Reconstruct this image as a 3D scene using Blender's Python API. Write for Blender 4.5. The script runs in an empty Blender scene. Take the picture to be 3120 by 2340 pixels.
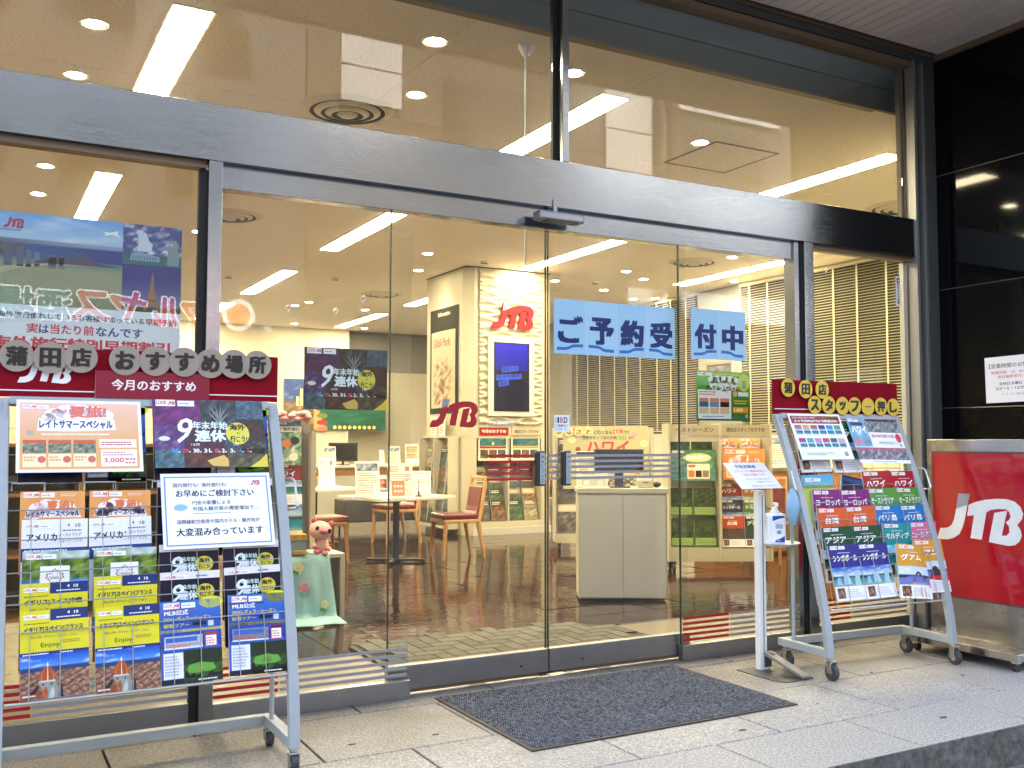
import bpy, math, random
from mathutils import Vector, Matrix, Euler
from mathutils.geometry import tessellate_polygon
R = math.radians
random.seed(7)
S = bpy.context.scene
COL = S.collection

# ------------------------------------------------------------------ camera, light, exposure
cam_d = bpy.data.cameras.new('camera')
cam = bpy.data.objects.new('camera', cam_d)
COL.objects.link(cam)
cam_d.sensor_width = 36.0
cam_d.lens = 34.398
cam_d.clip_start = 0.05
cam_d.clip_end = 400
cam.matrix_world = Matrix(((0.87528, -0.030115, -0.482678, 0.0),
                           (-0.483614, -0.051292, -0.873777, -4.4947),
                           (0.001556, 0.99823, -0.059459, 1.25),
                           (0, 0, 0, 1)))
S.camera = cam
W = bpy.data.worlds.new("World")
S.world = W
W.use_nodes = True
nt = W.node_tree
nt.nodes.clear()
sky = nt.nodes.new('ShaderNodeTexSky')
sky.sky_type = 'NISHITA'
sky.sun_disc = False
SUN_EL, SUN_AZ = R(50), R(12)
sky.sun_elevation = SUN_EL
sky.sun_rotation = SUN_AZ
sky.air_density = 1.2
sky.dust_density = 2.5
sky.ozone_density = 0.8
bg = nt.nodes.new('ShaderNodeBackground')
bg.inputs['Strength'].default_value = 0.15
out = nt.nodes.new('ShaderNodeOutputWorld')
hs = nt.nodes.new('ShaderNodeHueSaturation')
hs.inputs['Saturation'].default_value = 0.62
nt.links.new(sky.outputs[0], hs.inputs['Color'])
nt.links.new(hs.outputs[0], bg.inputs[0])
nt.links.new(bg.outputs[0], out.inputs[0])
sun_d = bpy.data.lights.new('sun', 'SUN')
sun_d.energy = 2.8
sun_d.angle = R(1.0)
sun_d.color = (1.0, 0.95, 0.88)
sun = bpy.data.objects.new('sun', sun_d)
COL.objects.link(sun)
sd = Vector((math.sin(SUN_AZ) * math.cos(SUN_EL), math.cos(SUN_AZ) * math.cos(SUN_EL), math.sin(SUN_EL)))
sun.rotation_euler = sd.to_track_quat('Z', 'Y').to_euler()
sun.location = (0, -10, 20)
S.view_settings.view_transform = 'Standard'
S.view_settings.look = 'None'
S.view_settings.exposure = 3.1
S.view_settings.gamma = 1.0
S.view_settings.use_curve_mapping = False
S.cycles.use_denoising = True
S.cycles.max_bounces = 10
S.cycles.transparent_max_bounces = 24
S.cycles.diffuse_bounces = 5
S.cycles.glossy_bounces = 5
S.cycles.sample_clamp_indirect = 8.0
S.cycles.caustics_reflective = False
S.cycles.caustics_refractive = False
LAMP = 14.6            # radiance of the ceiling light diffusers
WARM = (1.0, 0.83, 0.55)

# ------------------------------------------------------------------ materials
def lin(c):
    return c / 12.92 if c <= 0.04045 else ((c + 0.055) / 1.055) ** 2.4
def H(h):
    h = h.lstrip('#')
    return tuple(lin(int(h[i:i + 2], 16) / 255) for i in (0, 2, 4))
MATS = {}
def pm(name, col=(.5, .5, .5), rough=.5, metal=0.0, var=0.0, vscale=8.0, bump=0.0, bscale=60.0, stretch=None,
       emit=None, estr=0.0, rand=0.0, coat=0.0, spec=0.5, detail=4, aniso=0.0, rvar=0.0):
    m = bpy.data.materials.new(name)
    m.use_nodes = True
    n = m.node_tree
    b = n.nodes['Principled BSDF']
    b.inputs['Base Color'].default_value = (*col, 1)
    b.inputs['Roughness'].default_value = rough
    b.inputs['Metallic'].default_value = metal
    b.inputs['Specular IOR Level'].default_value = spec
    b.inputs['Coat Weight'].default_value = coat
    b.inputs['Anisotropic'].default_value = aniso
    if emit:
        b.inputs['Emission Color'].default_value = (*emit, 1)
        b.inputs['Emission Strength'].default_value = estr
    vec = None
    if var or bump or rvar:
        tc = n.nodes.new('ShaderNodeTexCoord')
        mp = n.nodes.new('ShaderNodeMapping')
        n.links.new(tc.outputs['Object'], mp.inputs[0])
        if stretch:
            mp.inputs['Scale'].default_value = stretch
        vec = mp.outputs[0]
    if var:
        t = n.nodes.new('ShaderNodeTexNoise')
        t.inputs['Scale'].default_value = vscale
        t.inputs['Detail'].default_value = detail
        n.links.new(vec, t.inputs['Vector'])
        mr = n.nodes.new('ShaderNodeMapRange')
        mr.inputs[1].default_value = .3
        mr.inputs[2].default_value = .7
        mr.inputs[3].default_value = 1 - var
        mr.inputs[4].default_value = 1 + var
        n.links.new(t.outputs[0], mr.inputs[0])
        mx = n.nodes.new('ShaderNodeVectorMath')
        mx.operation = 'SCALE'
        mx.inputs[0].default_value = col
        n.links.new(mr.outputs[0], mx.inputs['Scale'])
        cur = mx.outputs[0]
    else:
        cur = None
    if rand:
        oi = n.nodes.new('ShaderNodeObjectInfo')
        mr2 = n.nodes.new('ShaderNodeMapRange')
        mr2.inputs[3].default_value = 1 - rand
        mr2.inputs[4].default_value = 1 + rand
        n.links.new(oi.outputs['Random'], mr2.inputs[0])
        m2 = n.nodes.new('ShaderNodeVectorMath')
        m2.operation = 'SCALE'
        if cur is None:
            m2.inputs[0].default_value = col
        else:
            n.links.new(cur, m2.inputs[0])
        n.links.new(mr2.outputs[0], m2.inputs['Scale'])
        cur = m2.outputs[0]
    if cur is not None:
        n.links.new(cur, b.inputs['Base Color'])
    if rvar:
        t = n.nodes.new('ShaderNodeTexNoise')
        t.inputs['Scale'].default_value = vscale * 1.7
        n.links.new(vec, t.inputs['Vector'])
        mr = n.nodes.new('ShaderNodeMapRange')
        mr.inputs[1].default_value = .3
        mr.inputs[2].default_value = .7
        mr.inputs[3].default_value = max(0.02, rough - rvar)
        mr.inputs[4].default_value = rough + rvar
        n.links.new(t.outputs[0], mr.inputs[0])
        n.links.new(mr.outputs[0], b.inputs['Roughness'])
    if bump:
        t = n.nodes.new('ShaderNodeTexNoise')
        t.inputs['Scale'].default_value = bscale
        t.inputs['Detail'].default_value = 3
        n.links.new(vec, t.inputs['Vector'])
        bp = n.nodes.new('ShaderNodeBump')
        bp.inputs['Strength'].default_value = 1.0
        bp.inputs['Distance'].default_value = bump
        n.links.new(t.outputs[0], bp.inputs['Height'])
        n.links.new(bp.outputs[0], b.inputs['Normal'])
    MATS[name] = m
    return m

def ramp_noise(m, scale, stops, target='Base Color', detail=6, rough=.6, stretch=None, kind='noise', distort=0.0, rand=False):
    """colour ramp driven by noise or voronoi, into the principled's base colour"""
    n = m.node_tree
    b = n.nodes['Principled BSDF']
    tc = n.nodes.new('ShaderNodeTexCoord')
    mp = n.nodes.new('ShaderNodeMapping')
    n.links.new(tc.outputs['Object'], mp.inputs[0])
    if stretch:
        mp.inputs['Scale'].default_value = stretch
    vec = mp.outputs[0]
    if rand:
        oi = n.nodes.new('ShaderNodeObjectInfo')
        ms = n.nodes.new('ShaderNodeMath')
        ms.operation = 'MULTIPLY'
        ms.inputs[1].default_value = 37.0
        n.links.new(oi.outputs['Random'], ms.inputs[0])
        ad = n.nodes.new('ShaderNodeVectorMath')
        ad.operation = 'ADD'
        n.links.new(vec, ad.inputs[0])
        n.links.new(ms.outputs[0], ad.inputs[1])
        vec = ad.outputs[0]
    t = n.nodes.new('ShaderNodeTexNoise' if kind == 'noise' else 'ShaderNodeTexVoronoi')
    t.inputs['Scale'].default_value = scale
    if kind == 'noise':
        t.inputs['Detail'].default_value = detail
        t.inputs['Roughness'].default_value = rough
        t.inputs['Distortion'].default_value = distort
    n.links.new(vec, t.inputs['Vector'])
    cr = n.nodes.new('ShaderNodeValToRGB')
    e = cr.color_ramp.elements
    e[0].position, e[0].color = stops[0][0], (*stops[0][1], 1)
    e[1].position, e[1].color = stops[-1][0], (*stops[-1][1], 1)
    for p, c in stops[1:-1]:
        q = e.new(p)
        q.color = (*c, 1)
    n.links.new(t.outputs[0 if kind == 'noise' else 1], cr.inputs[0])
    n.links.new(cr.outputs[0], b.inputs[target])
    return cr

M = MATS
pm('steel', (.30, .325, .35), .15, 1.0, var=.05, vscale=6, stretch=(.6, 1, 22), bump=.00012, bscale=40, rvar=.05)
pm('steel_dark', (.075, .08, .08), .5, .3, var=.06, vscale=10, spec=.3)
pm('steel_strip', (.26, .26, .25), .42, .5)
pm('steel_brushed', (.50, .48, .46), .24, 1.0, var=.06, vscale=5, stretch=(1, 24, 1), bump=.00015, bscale=30, rvar=.05)
pm('alu_rail', (.29, .30, .33), .38, 1.0, var=.05, vscale=12)
pm('gasket', (.012, .012, .012), .6)
pm('grey_paint', (.33, .37, .40), .38, var=.06, vscale=9, bump=.0002, bscale=180)
pm('wire', (.42, .43, .44), .35, .8)
pm('chrome', (.7, .7, .7), .15, 1.0)
pm('zinc', (.45, .46, .45), .35, 1.0, var=.15, vscale=40)
pm('rubber_grey', (.035, .04, .045), .6, var=.1)
pm('rubber_black', (.02, .02, .02), .6)
pm('white_paint', (.74, .76, .78), .35, var=.03, vscale=14)
pm('white_plastic', (.82, .84, .87), .3)
pm('black_plastic', (.025, .025, .028), .35)
pm('handle_face', (.22, .27, .30), .3)
pm('maroon', H('#841222'), .65, spec=.06, var=.04, vscale=5)
pm('sign_red', H('#a80c20'), .12, var=.03, vscale=3, coat=.6)
pm('matt_red', H('#b8161c'), .6, spec=.2)
pm('tip_grey', (.30, .31, .33), .5)
pm('paper', (.80, .81, .82), .5)
pm('cream_wall', (.60, .56, .43), .65, var=.03, vscale=2, bump=.0004, bscale=120)
pm('cream_board', (.46, .425, .31), .45, var=.03, vscale=3)
pm('cream_laminate', (.49, .48, .42), .3, var=.02, vscale=4)
pm('grey_wall', (.26, .25, .22), .6, var=.05, vscale=2)
pm('bulkhead', (.085, .09, .075), .55, var=.08, vscale=1.5)
pm('reveal_wood', (.13, .10, .065), .6)
pm('brown_trim', (.16, .115, .07), .45)
pm('ceiling', (.84, .80, .72), .8, bump=.0006, bscale=90)
ramp_noise(M['ceiling'], 55, [(.28, (.55, .48, .38)), (.40, (.80, .75, .66)), (.6, (.88, .84, .76))], detail=3)
pm('ceiling_back', (.3, .27, .22), .8)
pm('vent_dark', (.035, .035, .05), .6)
pm('vent_white', (.62, .58, .48), .5)
pm('lamp', (1, 1, 1), .5, emit=WARM, estr=LAMP)
pm('lamp_spot', (1, 1, 1), .5, emit=WARM, estr=LAMP * 2.2)
pm('blind', (.50, .465, .33), .6, spec=.2)
pm('blind_back', (.045, .04, .03), .7)
pm('brown_wood', (.42, .20, .065), .38, var=.22, vscale=5, stretch=(1, 1, 9), rand=.1, bump=.0002)
pm('chair_wood', (.48, .26, .10), .35, var=.2, vscale=8, stretch=(6, 6, 1), rand=.06)
pm('red_leather', (.13, .016, .014), .28, var=.15, vscale=12, bump=.003, bscale=16)
pm('pink_leather', (.26, .085, .065), .35, var=.1, vscale=12, bump=.001, bscale=22)
pm('table_white', (.66, .63, .55), .28)
pm('dark_metal', (.06, .055, .05), .35, .6)
pm('charcoal', (.05, .05, .05), .6, var=.1)
pm('black_stone', (.004, .0045, .006), .05, spec=.12)
ramp_noise(M['black_stone'], 120, [(.45, (.0022, .0024, .003)), (.72, (.006, .007, .009))], detail=4)
pm('stone_joint', (.10, .10, .10), .6)
pm('granite', (.42, .42, .41), .65, bump=.0012, bscale=130)
pm('granite_kerb', (.16, .15, .14), .8, bump=.003, bscale=60)
ramp_noise(M['granite_kerb'], 22, [(.3, (.035, .032, .03)), (.5, (.10, .095, .09)), (.7, (.20, .19, .175))], detail=8, rough=.75)
pm('joint', (.022, .020, .017), .9)
pm('asphalt', (.15, .15, .155), .85, bump=.004, bscale=160)
ramp_noise(M['asphalt'], 140, [(.35, (.035, .035, .04)), (.55, (.09, .09, .10)), (.72, (.30, .30, .32))], detail=3)
pm('dot', (.05, .04, .035), .8)
pm('mat_rubber', (.035, .022, .02), .7)
pm('mat_pile', (.10, .11, .13), .95, rand=0)
pm('soffit', (.72, .68, .66), .5, var=.05, vscale=4, rand=.05)
pm('tile_brown', (.1, .05, .03), .03, bump=.0022, bscale=6, spec=.26, stretch=(1, 2.4, 1))
pm('tile_grout', (.32, .24, .16), .6)
pm('entry_stone', (.15, .125, .09), .5, var=.08, vscale=30, bump=.0006, bscale=80)
pm('mat_block', (.085, .08, .06), .85, var=.2, vscale=60, bump=.002, bscale=200, rand=.22)
pm('mat_base', (.025, .022, .018), .9)
pm('cloth', (.26, .44, .44), .85, var=.12, vscale=3)
pm('cloth_pink', (.72, .22, .26), .85)
pm('cloth_green', (.08, .28, .08), .85)
pm('cloth_yellow', (.72, .64, .30), .85)
pm('plush', (.76, .42, .36), .9, bump=.002, bscale=200)
pm('plush_dark', (.62, .16, .17), .9)
pm('eye_white', (.8, .8, .8), .3)
pm('black', (.01, .01, .01), .3)
pm('pink_flower', (.75, .36, .34), .85, var=.25, vscale=30)
pm('amber', (.45, .28, .04), .4, var=.3, vscale=20)
pm('leaf', (.08, .14, .04), .6)
pm('stripe_grey', (.27, .28, .31), .5)
pm('stripe_red', H('#a01222'), .5)
pm('bldg_white', (.85, .82, .78), .7, var=.04, vscale=1)
pm('bldg_grey', (.12, .125, .135), .8, var=.1, vscale=.6)
pm('bldg_brown', (.10, .085, .07), .8, var=.1, vscale=.6)
pm('bldg_glass', (.03, .035, .04), .08)
pm('plinth', (.05, .05, .05), .5)
pm('screen_black', (.01, .01, .012), .2)

# granite speckle for the paving
g = M['granite']
cr = ramp_noise(g, 105, [(.30, (.075, .075, .08)), (.44, (.215, .215, .215)), (.56, (.325, .322, .315)), (.70, (.56, .56, .56))], detail=5, rough=.7, rand=True)
n = g.node_tree
bb = n.nodes['Principled BSDF']
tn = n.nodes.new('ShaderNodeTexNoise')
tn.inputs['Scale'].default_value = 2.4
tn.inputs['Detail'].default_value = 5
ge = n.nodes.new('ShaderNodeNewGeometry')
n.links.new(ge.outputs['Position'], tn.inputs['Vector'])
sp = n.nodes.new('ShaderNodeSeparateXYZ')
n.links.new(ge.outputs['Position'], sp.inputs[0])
# browner zone next to the shopfront: painted-in shade, with wear in the noise
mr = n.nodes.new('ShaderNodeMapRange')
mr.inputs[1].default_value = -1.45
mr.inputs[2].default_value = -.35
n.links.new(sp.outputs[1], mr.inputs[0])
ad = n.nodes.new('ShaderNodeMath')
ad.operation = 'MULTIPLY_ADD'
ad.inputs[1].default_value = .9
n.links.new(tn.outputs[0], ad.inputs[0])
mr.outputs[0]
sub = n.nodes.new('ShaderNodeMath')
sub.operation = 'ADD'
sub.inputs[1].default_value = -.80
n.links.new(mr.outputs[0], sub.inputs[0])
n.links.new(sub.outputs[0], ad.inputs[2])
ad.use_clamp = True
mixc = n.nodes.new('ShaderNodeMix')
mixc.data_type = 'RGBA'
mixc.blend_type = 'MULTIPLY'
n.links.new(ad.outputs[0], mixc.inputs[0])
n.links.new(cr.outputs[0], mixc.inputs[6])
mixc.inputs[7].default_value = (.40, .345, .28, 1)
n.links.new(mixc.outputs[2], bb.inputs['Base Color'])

# brown marbled tile: patches of several browns, random per tile
t_ = M['tile_brown']
crt = ramp_noise(t_, 2.6, [(.30, (.006, .0035, .0035)), (.43, (.022, .009, .006)), (.54, (.045, .022, .012)), (.64, (.014, .007, .007)), (.8, (.09, .06, .035))], detail=7, rough=.62, distort=1.2, rand=True)

# glass
def glass_mat(name, tint, ior=1.5, gain=1.0):
    m = bpy.data.materials.new(name)
    m.use_nodes = True
    n = m.node_tree
    n.nodes.clear()
    o = n.nodes.new('ShaderNodeOutputMaterial')
    tr = n.nodes.new('ShaderNodeBsdfTransparent')
    tr.inputs[0].default_value = (*tint, 1)
    gl = n.nodes.new('ShaderNodeBsdfGlossy')
    gl.inputs['Roughness'].default_value = 0.0
    fr = n.nodes.new('ShaderNodeFresnel')
    fr.inputs[0].default_value = ior
    ge_ = n.nodes.new('ShaderNodeNewGeometry')
    io = n.nodes.new('ShaderNodeMapRange')
    io.inputs[3].default_value = ior
    io.inputs[4].default_value = 1.0 / ior
    n.links.new(ge_.outputs['Backfacing'], io.inputs[0])
    n.links.new(io.outputs[0], fr.inputs[0])
    mu = n.nodes.new('ShaderNodeMath')
    mu.operation = 'MULTIPLY'
    mu.inputs[1].default_value = gain
    mx = n.nodes.new('ShaderNodeMixShader')
    n.links.new(fr.outputs[0], mu.inputs[0])
    n.links.new(mu.outputs[0], mx.inputs[0])
    n.links.new(tr.outputs[0], mx.inputs[1])
    n.links.new(gl.outputs[0], mx.inputs[2])
    n.links.new(mx.outputs[0], o.inputs[0])
    MATS[name] = m
glass_mat('glass', (.955, .965, .945), 1.5, .85)
glass_mat('clear_plastic', (.93, .94, .93), 1.45)
pm('glass_edge', (.012, .03, .026), .25)

def print_mat(name, rough, emit=0.0, coat=0.0):
    m = bpy.data.materials.new(name)
    m.use_nodes = True
    n = m.node_tree
    b = n.nodes['Principled BSDF']
    a = n.nodes.new('ShaderNodeAttribute')
    a.attribute_name = 'Col'
    n.links.new(a.outputs['Color'], b.inputs['Base Color'])
    b.inputs['Roughness'].default_value = rough
    b.inputs['Specular IOR Level'].default_value = .3
    b.inputs['Coat Weight'].default_value = coat
    b.inputs['Coat Roughness'].default_value = .08
    if emit:
        n.links.new(a.outputs['Color'], b.inputs['Emission Color'])
        b.inputs['Emission Strength'].default_value = emit
    MATS[name] = m
print_mat('print', .32)
print_mat('print_laminated', .35, coat=.15)
print_mat('print_matte', .75)
MATS['print_matte'].node_tree.nodes['Principled BSDF'].inputs['Specular IOR Level'].default_value = .1
print_mat('screen', .15, emit=.17)
MATS['screen'].node_tree.links.remove(MATS['screen'].node_tree.nodes['Principled BSDF'].inputs['Base Color'].links[0])
MATS['screen'].node_tree.nodes['Principled BSDF'].inputs['Base Color'].default_value = (.004, .004, .006, 1)

# ------------------------------------------------------------------ mesh builder
class MB:
    def __init__(s):
        s.v, s.f, s.m = [], [], []
    def add(s, vs, fs, m=0):
        o = len(s.v)
        s.v += [tuple(p) for p in vs]
        s.f += [tuple(i + o for i in f) for f in fs]
        s.m += [m] * len(fs)
        return s
    def box(s, x0, y0, z0, x1, y1, z1, m=0):
        if x0 > x1: x0, x1 = x1, x0
        if y0 > y1: y0, y1 = y1, y0
        if z0 > z1: z0, z1 = z1, z0
        return s.add([(x0, y0, z0), (x1, y0, z0), (x1, y1, z0), (x0, y1, z0), (x0, y0, z1), (x1, y0, z1), (x1, y1, z1), (x0, y1, z1)],
                     [(3, 2, 1, 0), (4, 5, 6, 7), (0, 1, 5, 4), (1, 2, 6, 5), (2, 3, 7, 6), (3, 0, 4, 7)], m)
    def obox(s, c, size, rot=(0, 0, 0), m=0):
        mt = Matrix.Translation(c) @ Euler(rot).to_matrix().to_4x4()
        x, y, z = (q / 2 for q in size)
        vs = [mt @ Vector(p) for p in ((-x, -y, -z), (x, -y, -z), (x, y, -z), (-x, y, -z), (-x, -y, z), (x, -y, z), (x, y, z), (-x, y, z))]
        return s.add(vs, [(3, 2, 1, 0), (4, 5, 6, 7), (0, 1, 5, 4), (1, 2, 6, 5), (2, 3, 7, 6), (3, 0, 4, 7)], m)
    def cyl(s, p0, p1, r0, r1=None, n=14, m=0, caps=True):
        p0, p1 = Vector(p0), Vector(p1)
        r1 = r0 if r1 is None else r1
        d = (p1 - p0).normalized()
        a = d.orthogonal().normalized()
        b = d.cross(a)
        vs = []
        for p, r in ((p0, r0), (p1, r1)):
            for i in range(n):
                t = 2 * math.pi * i / n
                vs.append(p + (a * math.cos(t) + b * math.sin(t)) * r)
        fs = [(i, (i + 1) % n, n + (i + 1) % n, n + i) for i in range(n)]
        if caps:
            fs += [tuple(range(n - 1, -1, -1)), tuple(range(n, 2 * n))]
        return s.add(vs, fs, m)
    def tube(s, pts, r, n=6, m=0):
        pts = [Vector(p) for p in pts]
        k = len(pts)
        ds = []
        for i in range(k):
            d = (pts[min(i + 1, k - 1)] - pts[max(i - 1, 0)]).normalized()
            ds.append(d)
        a = ds[0].orthogonal().normalized()
        vs = []
        for i in range(k):
            d = ds[i]
            a = (a - d * a.dot(d))
            if a.length < 1e-6:
                a = d.orthogonal()
            a.normalize()
            b = d.cross(a)
            for j in range(n):
                t = 2 * math.pi * j / n
                vs.append(pts[i] + (a * math.cos(t) + b * math.sin(t)) * r)
        fs = []
        for i in range(k - 1):
            for j in range(n):
                q = (j + 1) % n
                fs.append((i * n + j, i * n + q, (i + 1) * n + q, (i + 1) * n + j))
        fs += [tuple(range(n - 1, -1, -1)), tuple(range((k - 1) * n, k * n))]
        return s.add(vs, fs, m)
    def ell(s, c, r, nu=16, nv=10, m=0):
        vs, fs = [], []
        for j in range(nv + 1):
            t = math.pi * j / nv
            for i in range(nu):
                p = 2 * math.pi * i / nu
                vs.append((c[0] + r[0] * math.sin(t) * math.cos(p), c[1] + r[1] * math.sin(t) * math.sin(p), c[2] + r[2] * math.cos(t)))
        for j in range(nv):
            for i in range(nu):
                q = (i + 1) % nu
                fs.append((j * nu + i, (j + 1) * nu + i, (j + 1) * nu + q, j * nu + q))
        return s.add(vs, fs, m)
    def lathe(s, prof, c=(0, 0, 0), n=20, m=0):
        vs, fs = [], []
        k = len(prof)
        for r, z in prof:
            for i in range(n):
                t = 2 * math.pi * i / n
                vs.append((c[0] + r * math.cos(t), c[1] + r * math.sin(t), c[2] + z))
        for j in range(k - 1):
            for i in range(n):
                q = (i + 1) % n
                fs.append((j * n + i, j * n + q, (j + 1) * n + q, (j + 1) * n + i))
        return s.add(vs, fs, m)
    def prism(s, poly, h0, h1, m=0, plane='xz'):
        """poly in 2D; extruded along the third axis from h0 to h1"""
        n = len(poly)
        def P(p, h):
            return (p[0], h, p[1]) if plane == 'xz' else ((p[0], p[1], h) if plane == 'xy' else (h, p[0], p[1]))
        vs = [P(p, h0) for p in poly] + [P(p, h1) for p in poly]
        tris = tessellate_polygon([[Vector((p[0], p[1], 0)) for p in poly]])
        fs = [tuple(t) for t in tris] + [tuple(n + i for i in reversed(t)) for t in tris]
        fs += [(i, (i + 1) % n, n + (i + 1) % n, n + i) for i in range(n)]
        return s.add(vs, fs, m)
    def mesh(s, name, mats):
        me = bpy.data.meshes.new(name)
        me.from_pydata(s.v, [], s.f)
        for x in mats:
            me.materials.append(MATS[x])
        me.polygons.foreach_set('material_index', s.m)
        return me
    def build(s, name, mats, parent=None, bevel=0.0, smooth=False, loc=None, rot=None, angle=35):
        if isinstance(mats, str):
            mats = [mats]
        me = s.mesh(name, mats)
        fix_normals(me)
        if smooth:
            me.polygons.foreach_set('use_smooth', [True] * len(me.polygons))
            me.set_sharp_from_angle(angle=R(angle))
        o = link(name, me, parent, loc, rot)
        if bevel:
            b = o.modifiers.new('bevel', 'BEVEL')
            b.width = bevel
            b.segments = 2
            b.limit_method = 'ANGLE'
            b.angle_limit = R(50)
        return o

def fix_normals(me):
    import bmesh
    bm = bmesh.new()
    bm.from_mesh(me)
    bmesh.ops.recalc_face_normals(bm, faces=bm.faces)
    bm.to_mesh(me)
    bm.free()

def link(name, data, parent=None, loc=None, rot=None):
    o = bpy.data.objects.new(name, data)
    COL.objects.link(o)
    if parent is not None:
        o.parent = parent
    if loc is not None:
        o.location = loc
    if rot is not None:
        o.rotation_euler = rot
    return o
def tag(o, label, cat, group=None):
    o['label'] = label
    o['category'] = cat
    if group:
        o['group'] = group
    return o
def struct(o):
    o['kind'] = 'structure'
    return o
def stuff(o):
    o['kind'] = 'stuff'
    return o
def thing(name, label, cat, loc=(0, 0, 0), rz=0.0, group=None, rot=None):
    o = link(name, None, None, loc, rot or (0, 0, rz))
    o.empty_display_size = .05
    return tag(o, label, cat, group)
def copy_tree(o, parent=None):
    c = o.copy()
    COL.objects.link(c)
    if parent is not None:
        c.parent = parent
    for ch in [x for x in list(COL.objects) if x.parent == o]:
        copy_tree(ch, c)
    return c
def kids(o):
    return [x for x in list(COL.objects) if x.parent == o]

# ------------------------------------------------------------------ printed matter
_glyph = {}
def text_mesh(s, bold):
    k = (s, bold)
    if k not in _glyph:
        cu = bpy.data.curves.new('tmp', 'FONT')
        cu.body = s
        cu.size = 1
        cu.resolution_u = 2
        cu.offset = bold
        ob = bpy.data.objects.new('tmp', cu)
        me = bpy.data.meshes.new_from_object(ob)
        vs = [(v.co.x, v.co.y) for v in me.vertices]
        fs = [tuple(p.vertices) for p in me.polygons]
        bpy.data.objects.remove(ob)
        bpy.data.curves.remove(cu)
        bpy.data.meshes.remove(me)
        x0 = min(v[0] for v in vs); x1 = max(v[0] for v in vs)
        y0 = min(v[1] for v in vs); y1 = max(v[1] for v in vs)
        _glyph[k] = ([((x - x0), (y - y0)) for x, y in vs], fs, x1 - x0, y1 - y0)
    return _glyph[k]

LJ = [(825, 405), (915, 407), (893, 500), (868, 620), (850, 680), (825, 735), (780, 770), (735, 787), (690, 791), (640, 792), (672, 700), (700, 698), (735, 690), (765, 665), (785, 620), (805, 530)]
LJT = [(825, 405), (915, 407), (895, 496), (805, 532)]
LTB = [(905, 495), (960, 468), (1030, 447), (1110, 435), (1190, 432), (1250, 447), (1290, 485), (1309, 535), (1300, 580), (1265, 628), (1288, 660), (1295, 705), (1280, 750), (1245, 782), (1200, 793), (1052, 778),
       (1100, 545), (1195, 522), (1150, 718), (1185, 715), (1207, 690), (1207, 645), (1183, 612), (1210, 590), (1220, 565), (1210, 530), (1190, 512), (1130, 512), (1070, 525), (1040, 545), (998, 765), (912, 760), (945, 575), (890, 585)]
def lg(poly, x, y, w, h=None):
    k = w / 669.0
    kh = k if h is None else h / 388.0
    return [(x + (p[0] - 640) * k, y + (793 - p[1]) * kh) for p in poly]

def bold_offs(bx, by, h):
    if bx <= 0:
        return [(0, 0, 0)]
    if h < .016:
        return [(-bx * .5, 0, 0), (bx * .5, 0, .00002)]
    return [(-bx, -by * .6, 0), (bx, -by * .6, .00002), (-bx, by * .6, .00004), (bx, by * .6, .00006), (0, 0, .00008)]
def text_mb(mb, ch, cx, y, cz, w, h, bold, m=0, dy=-1, step=.00006):
    tm = text_mesh(ch, 0)
    for ox, oz, k in bold_offs(bold * w / tm[2], bold * h / tm[3], h):
        mb.add([(cx + (a_ / tm[2] - .5) * w + ox, y + dy * k * step / .00002, cz + (b_ / tm[3] - .5) * h + oz) for a_, b_ in tm[0]], tm[1], m)
    return mb

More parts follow.
